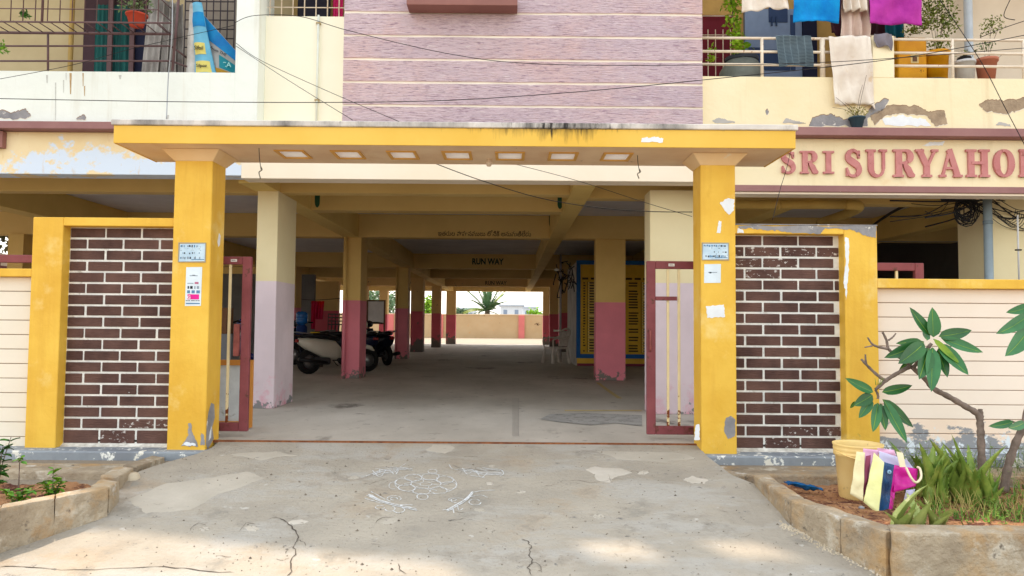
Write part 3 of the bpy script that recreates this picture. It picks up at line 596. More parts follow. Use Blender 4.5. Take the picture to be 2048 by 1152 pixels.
for i in range(60):
    x = rnd.uniform(cx0, cx1) if i < 20 else rnd.gauss(0.3, 1.0)
    if cx0 < x < cx1: pass
hole_y = plain('yellow_frame', 232, 180, 96)
for hx in holes:
    f = MB()
    f.box(hx - 0.125, hx + 0.125, hy0 - 0.025, hy0 - 0.001, cz0 - 0.010, cz0 - 0.001).box(hx - 0.125, hx + 0.125, hy1 + 0.001, hy1 + 0.025, cz0 - 0.010, cz0 - 0.001)
    f.box(hx - 0.125, hx - 0.101, hy0, hy1, cz0 - 0.010, cz0 - 0.001).box(hx + 0.101, hx + 0.125, hy0, hy1, cz0 - 0.010, cz0 - 0.001)
    fr = f.obj('skylight_frame', hole_y, G)
    MB().grid(lambda u, v, hx=hx: V(hx - 0.099 + 0.198 * u, hy0 + 0.001 + (hy1 - hy0 - 0.002) * v, cz0 + 0.002), 1, 1).obj('pane', glass_m, fr)
# mildew streaks on the fascia, dripping from the coping
_unused = mat('black_mildew', S(96, 78, 48), S(60, 52, 40), 20, 0.95, 0.2)
def patch(m, pts, Y, **k): return blob_patch('paint_patch', m, G, pts, Y, 4, k.pop('jit', 1.2), **k)
patch(white_patch, [(1282, 284), (1284, 276), (1310, 273), (1327, 277), (1325, 285)], cy0 - 0.014)
patch(white_patch, [(1440, 406), (1456, 396), (1469, 398), (1467, 422), (1458, 430), (1450, 422)], PY)
patch(white_patch, [(1433, 466), (1438, 441), (1443, 443), (1441, 466)], PY, jit=.5)
patch(white_patch, [(1412, 612), (1448, 609), (1450, 634), (1415, 636)], PY, jit=.8)
patch(grey_plaster, [(362, 893), (376, 872), (376, 847), (381, 846), (386, 870), (394, 885), (396, 893)], PY)
patch(grey_plaster, [(400, 890), (402, 866), (408, 870), (410, 890)], PY)
patch(white_patch, [(364, 890), (372, 884), (390, 887), (392, 891)], PY, proud=0.005)
patch(grey_plaster, [(1452, 836), (1462, 832), (1470, 838), (1470, 872), (1456, 878), (1448, 862)], PY)
patch(white_patch, [(1388, 880), (1392, 850), (1398, 848), (1400, 880)], PY)
# chipped inner face of left pillar (faces the opening)
def side_patch(pts, x, m):
    MB().poly([(x, y, z) for y, z in pts], (-0.003, 0, 0)).obj('paint_patch', m, G)
side_patch([(6.215, 0.0), (6.22, 0.16), (6.25, 0.26), (6.30, 0.33), (6.36, 0.31), (6.38, 0.2), (6.33, 0.12), (6.37, 0.02), (6.30, -0.02), (6.25, -0.05)], lx1 + 0.004, grey_plaster)
side_patch([(6.34, 1.70), (6.37, 1.78), (6.40, 1.76), (6.39, 1.68), (6.36, 1.66)], lx1 + 0.004, white_patch)
side_patch([(6.26, 0.02), (6.28, 0.09), (6.31, 0.13), (6.30, 0.04)], lx1 + 0.008, white_patch)

# compound walls --------------------------------------------------
WY = 6.25; BYf = 6.36
def wall(side):
    L = side < 0
    W = thing('compound_wall', 'yellow framed compound wall with brown brick panel left of the gateway, intact coping' if L else 'yellow framed compound wall with brown brick panel and bare grey coping right of the gateway', 'wall', (-4 if L else 4, 6.3, -0.1), 'compound walls beside the gate')
    if L:
        px0, px1 = at(60, 600, WY).x, at(121, 600, WY).x; bx0, bx1 = px1, lx0 - 0.003
        ztop = at(200, 435, WY).z; zin = at(200, 452, WY).z
        box('post', yellow, W, px0, px1, WY, 6.56, -0.09, ztop, bevel=0.005)
        box('top_rail', yellow, W, px1 + 0.001, bx1, WY, 6.56, zin, ztop, bevel=0.005)
    else:
        px0, px1 = at(1690, 600, WY).x, at(1756, 600, WY).x; bx0, bx1 = rx1 + 0.003, px0
        ztop = at(1600, 450, WY).z; zin = at(1600, 468, WY).z
        box('post', yellow, W, px0, px1, WY, 6.56, -0.09, ztop - 0.003, bevel=0.005)
        box('top_rail', yellow, W, bx0, px0 - 0.001, WY, 6.56, zin, ztop - 0.003, bevel=0.005)
        box('bare_coping', grey_plaster, W, bx0 - 0.02, px1 + 0.004, WY - 0.006, 6.57, ztop - 0.002, ztop + 0.006)
        blob_patch('plaster_patch', grey_plaster, W, [(1476, 452), (1752, 452), (1752, 475), (1735, 473), (1700, 458), (1650, 456), (1640, 468), (1590, 466), (1560, 462), (1530, 460), (1500, 456), (1480, 458)], WY, 4, 1.5)
        blob_patch('plaster_patch', white_patch, W, [(1690, 474), (1697, 476), (1698, 520), (1696, 560), (1692, 600), (1688, 560), (1692, 520)], WY, 4, 1.5)
        blob_patch('plaster_patch', white_patch, W, [(1474, 466), (1476, 456), (1486, 459), (1488, 466)], WY, 3, 1)
    box('backing', mortar, W, bx0, bx1, BYf, 6.50, -0.09, zin, label='white mortar behind the bricks')
    # bricks
    pz = 22.3 * BYf / F_PX; bz0 = -0.035; n = int((zin - bz0) / pz) + 1
    src = MB().box(-0.148, 0.148, -0.012, 0.01, -0.040, 0.040).obj('brick', brick_m, W, bevel=0.004)
    src2 = None; first = True; PB = 0.311
    protos = {}
    for r in range(n):
        zt = zin - 0.008 - r * pz; z1 = zt; z0 = zt - pz + 0.0175
        if z0 - pz < bz0 - 0.01: z0 = bz0 + 0.012
        if z1 - z0 < 0.05: continue
        off = (0.0 if (r % 2 == 0) else -PB * 0.5) + (0 if L else -0.03)
        x = bx0 + 0.004 + off
        while x < bx1 - 0.02:
            a = max(x, bx0 + 0.003); b = min(x + PB - 0.0175, bx1 - 0.003)
            if b - a > 0.03:
                worn = (r > n - 4 and a > (bx0 + bx1) / 2 - 0.2 and rnd.random() < 0.8) or (not L and (1 <= r <= 3) and rnd.random() < 0.5) or (r == n - 1)
                key = (round(b - a, 3), round(z1 - z0, 3), worn)
                w2, h2 = (b - a) / 2, (z1 - z0) / 2
                if key not in protos:
                    o = MB().box((a + b) / 2 - w2, (a + b) / 2 + w2, BYf - 0.007, BYf + 0.01, z0, z1).obj('brick', brick_worn if worn else brick_m, W, bevel=0.004)
                    protos[key] = (o, V((a + b) / 2, 0, (z0 + z1) / 2))
                else:
                    o0, c0 = protos[key]; o = o0.copy(); COL.objects.link(o); o.location = V((a + b) / 2, 0, (z0 + z1) / 2) - c0 + V(0, rnd.uniform(-0.002, 0.002), 0)
                    o.rotation_euler = (0, 0, 0)
            x += PB + rnd.uniform(-0.004, 0.004)
    bpy.data.objects.remove(src)
    MB().hexa([V(bx0, BYf - 0.06, -0.05), V(bx1, BYf - 0.06, -0.05), V(bx1, BYf, -0.05), V(bx0, BYf, -0.05), V(bx0, BYf - 0.03, -0.04), V(bx1, BYf - 0.03, -0.04), V(bx1, BYf - 0.001, -0.022), V(bx0, BYf - 0.001, -0.022)]).obj('mortar_fillet', mat('flaked_mortar', S(236, 234, 226), S(190, 186, 176), 14, .9, .6), W)
    # boarded outer stretch
    if L: ox0, ox1 = -6.5, px0; zc1 = at(30, 537, WY).z; zc0 = at(30, 553, WY).z
    else: ox0, ox1 = px1, 6.5; zc1 = at(1900, 558, WY).z; zc0 = at(1900, 577, WY).z
    box('coping', yellow, W, ox0, ox1, WY + 0.003, 6.55, zc0, zc1, bevel=0.005)
    box('backing', plain('board_gap', 180, 150, 130), W, ox0, ox1, 6.345, 6.49, -0.09, zc0, label='wall behind the boards')
    pb = 28.8 * 6.33 / F_PX; z = zc0 - 0.002; i = 0
    while z > -0.06:
        z0 = max(z - pb + 0.006, -0.088)
        box('board', (board_wet if z < 0.30 else board_m) if not L else board_l, W, ox0, ox1, 6.325 + rnd.uniform(-.001, .001), 6.344, z0, z, bevel=0.003)
        z -= pb; i += 1
    return W
wall(-1); wall(1)
# plinths
for nm, x0, x1, lab in (('l', -6.5, at(425, 900, 6.1).x, 'whitewashed plinth under the left compound wall'), ('r', at(1400, 915, 6.1).x, 6.5, 'whitewashed plinth under the right compound wall')):
    box('plinth', plinth_c, None, x0, x1, 6.10, 6.6, -0.30, -0.048, bevel=0.012, label=lab, cat='plinth', group='plinths under the compound walls')

# ================================================================== SLIDING GATES
def gate(side):
    L = side < 0; Y = 6.62
    if L: xe = at(498, 700, Y).x; xo = xe - 2.35
    else: xe = at(1294, 700, Y).x; xo = at(1848, 540, Y).x
    zt = at(470, 513, Y).z if L else at(1330, 522, Y).z; zb = 0.045
    Gt = thing('sliding_gate', 'maroon sliding gate leaf slid open behind the left pillar' if L else 'maroon sliding gate leaf with rusted cream bars behind the right pillar', 'gate', ((xe + xo) / 2, Y, 0), 'sliding gate leaves')
    s = 1 if xo > xe else -1; sw = 0.078; tr = 0.07
    lo, hi = min(xe, xo), max(xe, xo)
    zt2 = zt
    box('stile', gate_m, Gt, min(xe, xe + s * sw), max(xe, xe + s * sw), Y, Y + 0.045, zb, zt, bevel=0.004)
    box('stile', gate_m, Gt, min(xo, xo - s * sw), max(xo, xo - s * sw), Y, Y + 0.045, zb, zt, bevel=0.004)
    box('rail', gate_m, Gt, lo + sw + 0.001, hi - sw - 0.001, Y + 0.002, Y + 0.043, zt - tr, zt, bevel=0.004); box('rail', gate_m, Gt, lo + sw + 0.001, hi - sw - 0.001, Y + 0.002, Y + 0.043, zb, zb + 0.075, bevel=0.004)
    first = [1337, 1359] if not L else [455]
    xsb = [at(p, 700, Y).x for p in first]; pitch = 0.098 if not L else 0.13
    x = xsb[-1] + s * (pitch if not L else 0.24); 
    while lo + sw + 0.03 < x < hi - sw - 0.03: xsb.append(x); x += s * (pitch if not L else 0.24)
    k = 0
    for x in xsb:
        k += 1
        if k <= 2 or k % 2 == 0: MB().box(x - 0.011, x + 0.011, Y + 0.012, Y + 0.032, zb + 0.074, zt - tr).obj('bar', bar_m, Gt, bevel=0.002)
    xa = xe + s * sw
    if not L:
        z = at(1330, 597, Y).z; box('latch_bar', gate_m, Gt, xa, at(1354, 597, Y).x, Y - 0.008, Y + 0.010, z - 0.018, z + 0.018, bevel=0.003)
    hx = xe + s * 0.025; z0, z1 = (at(1298, 702, Y).z, at(1298, 659, Y).z) if not L else (at(480, 712, Y).z, at(480, 648, Y).z)
    mbh = MB()
    if L: mbh.box(at(472, 680, Y).x - 0.012, at(480, 680, Y).x, Y - 0.03, Y - 0.001, z0, z1)
    else: mbh.tube(spline([(hx, Y, z0), (hx, Y - 0.03, z0 + 0.02), (hx, Y - 0.035, (z0 + z1) / 2), (hx, Y - 0.03, z1 - 0.02), (hx, Y, z1)], 5), 0.009)
    mbh.obj('handle', mat('gate_handle', S(150, 84, 80), S(110, 60, 58), 12, 0.5, 0.1), Gt)
    c = at(1343, 530, Y) if not L else at(468, 521, Y)
    box('name_plate', plain('white_plate', 232, 230, 228), Gt, c.x - 0.027, c.x + 0.027, Y - 0.004, Y + 0.001, c.z - 0.012, c.z + 0.012)
    for i in range(2): box('plate_print', plain('print_dark', 120, 110, 120), Gt, c.x - 0.02, c.x + 0.018 - i * 0.008, Y - 0.0052, Y - 0.0042, c.z - 0.004 + i * 0.006, c.z - 0.001 + i * 0.006)
    for wx in ((xe + s * 0.45, xo - s * 0.3)):
        MB().lathe((wx, Y + 0.02, 0.033), [(0.001, -0.012), (0.028, -0.012), (0.028, 0.012), (0.001, 0.012)], 14, 'Y').obj('wheel', rust, Gt)
        box('wheel_bracket', rust, Gt, wx - 0.02, wx + 0.02, Y + 0.0, Y + 0.006, 0.02, 0.05)
gate(-1); gate(1)

# ================================================================== PAPERS ON PILLARS
def paper(px0, px1, py0, py1, label, name='poster', m=None, lift=0.003, rot=0.0, pY=PY):
    a = at(px0, py1, pY); b = at(px1, py0, pY); T_ = thing(name, label, 'sign' if name == 'nameplate' else 'poster', (0.5 * (a.x + b.x), pY, a.z))
    sk = (b.x - a.x) * 0.02
    MB().poly([(a.x, pY - lift, a.z), (b.x, pY - lift, a.z + sk), (b.x + sk, pY - lift, b.z), (a.x + sk, pY - lift, b.z - sk)], (0, lift * 0.8, 0)).obj('sheet', m or plain('white_paper', 226, 240, 250), T_)
    return T_, a, b
def ink(T_, a, b, u0, u1, v0, v1, m, pY=PY, name='print'):
    x0 = a.x + (b.x - a.x) * u0; x1 = a.x + (b.x - a.x) * u1; z0 = b.z + (a.z - b.z) * v1; z1 = b.z + (a.z - b.z) * v0
    return MB().box(x0, x1, pY - 0.0042, pY - 0.0034, z0, z1).obj(name, m, T_)
inkd = plain('ink_dark', 70, 76, 88); inkb = plain('ink_blue', 96, 140, 178); inkp = plain('ink_pink', 232, 40, 150); inkg = plain('ink_grey', 150, 165, 180); inkk = plain('ink_black', 30, 34, 44); inkr = plain('ink_rose', 190, 110, 140)
def tagplate(px, label):
    T_, a, b = paper(*px, label, 'nameplate', mat('pale_blue_enamel', S(206, 228, 242), S(180, 208, 228), 12, 0.5, 0.05, stains=((S(120, 140, 160), 30, 0.62, 0.68),)))
    r = random.Random(px[0]); 
    for row, (v0, v1) in enumerate(((0.08, 0.22), (0.26, 0.32), (0.36, 0.41), (0.48, 0.60), (0.72, 0.88))):
        u = 0.05
        while u < 0.9:
            l = r.uniform(0.02, 0.07); 
            if r.random() < (0.75 if row in (0, 4) else 0.4): ink(T_, a, b, u, min(u + l, 0.95), v0 + r.uniform(0, 0.04), v1 - r.uniform(0, 0.04), r.choice((inkb, inkg, inkd)))
            u += l + r.uniform(0.01, 0.04)
    ink(T_, a, b, 0.48, 0.97, 0.86, 0.90, inkb)
    fr = MB(); e = 0.006
    for bx in ((a.x - e, b.x + e, b.z, b.z + e), (a.x - e, b.x + e, a.z - e, a.z), (a.x - e, a.x, a.z, b.z), (b.x, b.x + e, a.z, b.z)): fr.box(bx[0], bx[1], PY - 0.007, PY - 0.0005, bx[2], bx[3])
    fr.obj('frame', plain('plate_edge', 170, 165, 150), T_)
tagplate((358, 411, 487, 523), 'pale blue printed plate fixed high on the left pillar above a long poster')
tagplate((1405, 1456, 487, 519), 'pale blue printed plate recessed in the right pillar above a blank sheet')
T_, a, b = paper(370, 404, 534, 612, 'tall white poster with pink and blue boxes on the left pillar')
ink(T_, a, b, 0.25, 0.75, 0.215, 0.235, inkg); ink(T_, a, b, 0.42, 0.6, 0.205, 0.22, inkd)
ink(T_, a, b, 0.12, 0.5, 0.41, 0.43, inkg); ink(T_, a, b, 0.58, 0.82, 0.385, 0.435, inkr)
for u0, u1, m_ in ((0.14, 0.24, inkd), (0.30, 0.46, inkk), (0.56, 0.64, inkg), (0.72, 0.86, inkg)): ink(T_, a, b, u0, u1, 0.49, 0.56, m_)
for u0, u1 in ((0.12, 0.30), (0.40, 0.60), (0.70, 0.92)): ink(T_, a, b, u0, u1, 0.60, 0.675, inkb)
ink(T_, a, b, 0.15, 0.88, 0.70, 0.83, inkp, name='pink_box'); 
gm = lettering('printed_letter', 'G', (a.x + (b.x - a.x) * 0.25, PY - 0.006, b.z + (a.z - b.z) * 0.775), 0.028, plain('white_ink', 240, 240, 246), T_, 0.0008, 0.02)
for u in (0.05, 0.2, 0.38, 0.5, 0.66, 0.8): ink(T_, a, b, u, u + 0.12, 0.855, 0.872, inkd)
ink(T_, a, b, 0.06, 0.94, 0.92, 0.95, inkb)
T_, a, b = paper(1408, 1441, 528, 566, 'blank white sheet with one short printed line on the right pillar')
ink(T_, a, b, 0.25, 0.78, 0.42, 0.46, inkg); ink(T_, a, b, 0.32, 0.44, 0.42, 0.49, inkd)

# ================================================================== PLANTERS
ZT = -0.06
def kerb_piece(P, pts_px_out, inset, zt, wd, name='kerb_piece', label=None, m=kerb_c):
    """pts on the outer top edge in pixels; wall thickness wd towards 'inset' direction"""
    mb = MB(); top = [atz(x, y, zt) for x, y in pts_px_out]
    for i in range(len(top) - 1):
        a, b = top[i], top[i + 1]; n = Vector(inset).normalized() * wd
        za, zb_ = ramp_z(a.x, a.y) - 0.12, ramp_z(b.x, b.y) - 0.12
        k = 5
        for j in range(k):
            p = a.lerp(b, j / k); q = a.lerp(b, (j + 1) / k)
        mb.hexa([V(a.x, a.y, za), V(b.x, b.y, zb_), V(b.x, b.y, zb_) + n, V(a.x, a.y, za) + n, a, b, b + n, a + n])
    o = mb.obj(name, m, P, bevel=0.012, seg=2, label=label)
    # rough up
    md = o.modifiers.new('s', 'SUBSURF'); md.subdivision_type = 'SIMPLE'; md.levels = 3; md.render_levels = 3
    tx = bpy.data.textures.new('rough', 'CLOUDS'); tx.noise_scale = 0.12; md = o.modifiers.new('d', 'DISPLACE'); md.texture = tx; md.strength = 0.02; md.mid_level = 0.5; md.texture_coords = 'GLOBAL'
    return o
PL = thing('concrete_planter', 'broken concrete planter kerb left of the ramp', 'planter', (-3.5, 5, -0.3), 'planters beside the ramp')
kerb_piece(PL, [(-140, 1060), (0, 1017), (110, 996), (217, 976)], (-0.35, 0.6, 0), ZT, 0.13)
kerb_piece(PL, [(219, 974), (240, 961)], (-1, 0.3, 0), ZT, 0.16); kerb_piece(PL, [(237, 953), (268, 935)], (-1, 0.2, 0), ZT - 0.01, 0.15); kerb_piece(PL, [(274, 932), (331, 913)], (-1, 0.35, 0), ZT - 0.02, 0.14)
lb = at(330, 915, 5.85)
o = box('rear_ledge', kerb_c, PL, -6.5, lb.x - 0.05, 5.72, 6.098, -0.36, -0.135, bevel=0.015, seg=2)
_p = atz(290, 940, -0.12); _r = MB().lathe(V(_p.x, 5.5, -0.2), [(0.001, 0), (0.07, 0.01), (0.075, 0.05), (0.05, 0.10), (0.001, 0.115)], 9)
for v in _r.v: v += V(mnoise.noise(v * 9), mnoise.noise(v * 9 + V(4, 4, 4)), mnoise.noise(v * 9 + V(8, 1, 2))) * 0.025
_r.obj('rubble_piece', kerb_top, PL)
PR = thing('concrete_planter', 'concrete planter box full of aloes right of the ramp', 'planter', (3, 5, -0.3), 'planters beside the ramp')
kerb_piece(PR, [(1506, 950), (1581, 1000), (1680, 1034), (1771, 1064)], (1, 0.55, 0), ZT, 0.13)
a = atz(1775, 1066, ZT); 
o = MB().hexa([V(a.x + 0.006, a.y - 0.03, -0.55), V(6, a.y - 0.02, -0.55), V(6, a.y + 0.15, -0.55), V(a.x + 0.07, a.y + 0.14, -0.55), V(a.x + 0.006, a.y - 0.03, ZT + 0.01), V(6, a.y - 0.02, ZT + 0.01), V(6, a.y + 0.15, ZT + 0.01), V(a.x + 0.07, a.y + 0.14, ZT + 0.01)]).obj('kerb_piece', kerb_c, PR, bevel=0.014, seg=2)
for md_ in (1,):
    md = o.modifiers.new('s', 'SUBSURF'); md.subdivision_type = 'SIMPLE'; md.levels = 5; md.render_levels = 5
    md = o.modifiers.new('d', 'DISPLACE'); md.texture = bpy.data.textures[0]; md.strength = 0.02; md.mid_level = 0.5; md.texture_coords = 'GLOBAL'
rb = at(1425, 930, 5.85)
box('rear_ledge', kerb_c, PR, rb.x, 6.5, 5.74, 6.098, -0.36, -0.125, bevel=0.015, seg=2)
def soil(nm, fx, lab, seed):
    def fn(u, v):
        x, y, z = fx(u, v); return V(x, y, z + mnoise.noise(V(x * 4, y * 4, seed)) * 0.02 + mnoise.noise(V(x * 15, y * 15, seed)) * 0.010 + mnoise.noise(V(x * 40, y * 40, seed)) * 0.005)
    o = MB().grid(fn, 130, 80).obj(nm, soil_m, origin=(fx(0.5, 0.5)[0], 5, -0.3)); return tag(o, lab, None, kind='structure')
aL = atz(0, 1010, ZT); bL = atz(217, 970, ZT); 
def fl(u, v):
    y = 4.1 + 1.66 * v
    xr_ = -2.93 + (y - 4.2) / 0.55 * 0.36 - 0.08 if y < 4.7 else -2.72 - 0.02 * (y - 4.7)
    return (-6.5 + (min(xr_, -2.69) + 6.5) * u, y, -0.24 + 0.03 * u)
soil('soil', fl, 'reddish soil in the left planter', 1)
c0 = atz(1506, 950, ZT); c1 = atz(1771, 1064, ZT)
def fr_(u, v):
    y = c1.y + 0.06 + (5.78 - c1.y - 0.06) * v; t = (y - c1.y) / (c0.y - c1.y); xl_ = c1.x + (c0.x - c1.x) * t + 0.07
    return (xl_ + (6.3 - xl_) * u, y, -0.115 - 0.08 * v)
soil('soil', fr_, 'red brown soil in the right planter', 5)

# ================================================================== KOLAM
chalk = mat('chalk_white', S(232, 236, 240), S(190, 192, 192), 60, 0.95, 0.2, stains=((S(178, 172, 162), 45, 0.52, 0.60),))
K = thing('kolam_drawing', 'white chalk kolam flower with four sprigs drawn on the concrete ramp', 'chalk drawing', atr(850, 975))
def surf(q):
    return ramp_z(q.x, q.y) + (mnoise.noise(V(q.x * 1.3, q.y * 1.7, 0)) * 0.012 + mnoise.noise(V(q.x * 5, q.y * 6, 3)) * 0.004) * min(1, (6.39 - q.y) / 2.41 * 6)
def chalkline(mb, px, wd=0.005, closed=False, sm=4):
    pts = spline([atr(x, y) for x, y in (px + [px[0]] if closed else px)], sm)
    n = len(pts); L = []; Rr = []
    for i, p in enumerate(pts):
        d = pts[min(i + 1, n - 1)] - pts[max(i - 1, 0)]; d.z = 0
        if d.length < 1e-6: d = V(1, 0, 0)
        d.normalize(); nn = V(-d.y, d.x, 0); k = wd * rnd.uniform(0.6, 1.3) / 2
        for sg, lst in ((1, L), (-1, Rr)): q = p + nn * k * sg; q.z = surf(q) + 0.0035; lst.append(q)
    mb.add(L + Rr, [(i, i + 1, n + i + 1, n + i) for i in range(n - 1)])
def ell(cx, cy, rx, ry, n=14, a0=0, a1=360): return [(cx + rx * math.cos(R(a0 + (a1 - a0) * k / n)), cy + ry * math.sin(R(a0 + (a1 - a0) * k / n))) for k in range(n + (a1 - a0 < 360))]
mb = MB(); cx, cy = 852, 968
for j in range(8):
    a = 2 * math.pi * j / 8 + 0.2; chalkline(mb, ell(cx + 46 * math.cos(a), cy + 15 * math.sin(a), 17, 7, 10), 0.006, True)
chalkline(mb, ell(cx, cy, 62, 20), 0.005, True); chalkline(mb, ell(cx, cy, 30, 9.5), 0.006, True); chalkline(mb, ell(cx, cy, 12, 4), 0.006, True)
for j in range(6):
    a = 2 * math.pi * j / 6; chalkline(mb, [(cx + 12 * math.cos(a), cy + 4 * math.sin(a)), (cx + 28 * math.cos(a + .3), cy + 9 * math.sin(a + .3)), (cx + 44 * math.cos(a), cy + 15 * math.sin(a))], 0.005)
chalkline(mb, ell(845, 994, 11, 6), 0.006, True); chalkline(mb, ell(865, 943, 9, 4), 0.006, True)
chalkline(mb, ell(786, 972, 8, 7, 10, 60, 330), 0.005)
mb.obj('flower_motif', chalk, K)
def sprig(stem, hooks):
    mb = MB()
    chalkline(mb, stem, 0.012); chalkline(mb, [(x + 1, y + 3) for x, y in stem], 0.009)
    for h in hooks: chalkline(mb, h, 0.006)
    mb.obj('sprig_motif', chalk, K)
sprig([(737, 990), (765, 1003), (800, 1013), (833, 1020)], [ell(788, 999, 14, 6, 10, 120, 400), ell(788, 999, 7, 3, 8, 100, 380), ell(760, 1016, 9, 4, 10), ell(780, 1019, 10, 5, 10, -60, 180), ell(798, 1022, 11, 5, 10, -60, 180), [(733, 992), (760, 1004)], [(730, 998), (765, 1008)], [(742, 985), (770, 1000)], [(800, 1012), (825, 1012)]])
sprig([(945, 983), (930, 1000), (910, 1012), (893, 1022)], [ell(950, 1005, 12, 6, 10), ell(915, 1002, 13, 5, 10, 100, 330), [(945, 985), (965, 982), (990, 981)], [(935, 995), (960, 990), (975, 995)], [(915, 1012), (918, 1022), (926, 1018)], [(905, 1015), (908, 1028)], [(893, 1020), (885, 1022)], ell(905, 1000, 8, 3, 8)])
sprig([(745, 948), (765, 940), (795, 936), (825, 938)], [[(745, 941), (760, 955), (775, 938), (790, 950), (798, 937)], [(750, 936), (795, 946)], [(752, 952), (790, 941)], [(720, 956), (745, 948)], [(800, 934), (812, 926)], [(760, 936), (792, 934), (790, 944), (762, 947), (760, 936)], [(795, 936), (830, 934)]])
sprig([(920, 938), (945, 939), (965, 946), (1003, 947)], [[(898, 928), (905, 938), (925, 940)], [(925, 936), (935, 948), (950, 940), (962, 955), (975, 946)], [(970, 938), (1000, 939), (1007, 948), (1000, 953)], [(955, 935), (975, 943)], [(940, 950), (970, 956)], [(965, 935), (1005, 943)]])
# tyre marks on the floor
tm = MB()
for k, px in enumerate((1026, 1030, 1034, 1037)):
    q = [atz(px + (0 if y > 800 else 0), y, 0.004) for y in (796, 820, 845, 872)]
    for i in range(3): tm.add([q[i] + V(-.003, 0, 0), q[i] + V(.003, 0, 0), q[i + 1] + V(.0025, 0, 0), q[i + 1] + V(-.0025, 0, 0)], [(0, 1, 2, 3)])
tm.obj('tyre_mark', plain('tyre_mark_grey', 158, 153, 146), floor)

# ================================================================== PLANTS
leafgreen = mat('frangipani_leaf', S(52, 120, 62), S(34, 96, 46), 5, 0.4, 0.1, spec=0.5)
leafgreen2 = mat('frangipani_leaf_dark', S(40, 100, 40), S(26, 78, 30), 5, 0.4, 0.1, spec=0.5)
leafyel = mat('frangipani_leaf_yellowing', S(150, 170, 50), S(90, 130, 40), 5, 0.4, 0.1)
bark = mat('frangipani_bark', S(142, 126, 116), S(104, 92, 84), 14, 0.9, 0.6, 30, bdist=0.01)
def leaf(parent, base, tip, wd, m, droop=0.15, name='leaf', up=V(0, -1, 0.35), nu=2, nv=8):
    base = Vector(base); tip = Vector(tip); d = tip - base; ln = d.length; dn = d.normalized()
    side = dn.cross(up).normalized(); nrm = side.cross(dn).normalized()
    def fn(u, v):
        prof = math.sin(math.pi * min(1, v * 0.97 + 0.03) ** 0.8) ** 0.75 if v < 1 else 0.0
        if v < 0.12: prof *= v / 0.12 * 0.8 + 0.12
        s = (u - 0.5) * 2
        return base + d * v + side * s * wd / 2 * prof + nrm * (abs(s) * wd * 0.16 * prof) + V(0, 0, -1) * droop * ln * (v * v - v) * -1.0 * 0.8
    mb = MB().grid(fn, 4, nv)
    rib = MB()
    o = mb.obj(name, m, parent)
    mb2 = MB().tube([fn(0.5, k / 6) + nrm * -0.001 for k in range(7)], [0.0025] * 6 + [0.001], 4); mb2.obj('midrib', leafyel, o)
    return o
FT = thing('frangipani_tree', 'young frangipani tree with two rosettes of leaves and bare grey branches', 'tree', (at(1965, 980, 5.3).x, 5.3, -0.15), 'frangipani trees in the right planter')
def cp(x, y): return (1648 + x * 0.3125, 540 + y * 0.3125)
def C(x, y, Y=5.3): p = cp(x, y); return at(p[0], p[1], Y)
def branch(parent, pts, r0, r1, Y=5.3, name='branch'):
    P = spline([C(p[0], p[1], p[2] if len(p) > 2 else Y) for p in pts], 5); n = len(P)
    return MB().tube(P, [(r0 + (r1 - r0) * i / (n - 1)) * (1 + 0.12 * math.sin(i * 2.1)) for i in range(n)], 8).obj(name, bark, parent)
branch(FT, [(1015, 1480), (1012, 1300), (1005, 1100), (1000, 1000), (985, 925), (900, 870), (800, 812), (700, 758), (640, 690), (560, 620)], 0.028, 0.016, name='trunk')
branch(FT, [(1000, 960), (1002, 925), (1000, 890)], 0.024, 0.014)
branch(FT, [(550, 618), (480, 655), (400, 705), (330, 765)], 0.016, 0.012)
branch(FT, [(330, 765), (345, 800), (345, 825)], 0.009, 0.009)
branch(FT, [(390, 705), (350, 680), (290, 625), (240, 572)], 0.012, 0.009); branch(FT, [(270, 600), (266, 570), (265, 540)], 0.008, 0.006)
branch(FT, [(555, 612), (500, 570), (440, 530), (410, 500), (400, 450), (375, 398)], 0.013, 0.008)
branch(FT, [(412, 450), (440, 430), (460, 405)], 0.007, 0.005); branch(FT, [(410, 505), (340, 490), (305, 470), (280, 432)], 0.010, 0.006); branch(FT, [(310, 485), (260, 495)], 0.006, 0.004)
branch(FT, [(570, 625), (610, 580, 5.28), (650, 520, 5.26), (688, 470, 5.25)], 0.014, 0.012)
wm = 0.3125 * 5.3 / F_PX
for k, (tx_, ty, wdt, dy, m_, bx, by) in enumerate([
    (548, 238, 62, .05, leafgreen2, 680, 420), (692, 238, 78, .0, leafgreen, 700, 430), (640, 380, 40, .08, leafgreen, 660, 450), (480, 640, 40, .1, leafgreen2, 620, 520),
    (945, 385, 68, .02, leafgreen2, 735, 425), (1018, 527, 66, -.05, leafgreen, 750, 435), (925, 672, 84, -.12, leafgreen, 730, 470), (870, 600, 40, -.08, leafyel, 700, 440),
    (790, 688, 62, -.08, leafgreen2, 730, 505), (686, 780, 84, -.18, leafgreen, 695, 495), (608, 700, 84, -.14, leafgreen2, 670, 500), (475, 600, 88, -.12, leafgreen2, 640, 470), (385, 562, 70, -.02, leafgreen2, 640, 458), (460, 470, 40, .06, leafgreen2, 620, 450)]):
    leaf(FT, C(bx, by, 5.24), C(tx_, ty, 5.24 + dy), wdt * wm * 1.15, m_, droop=0.12)
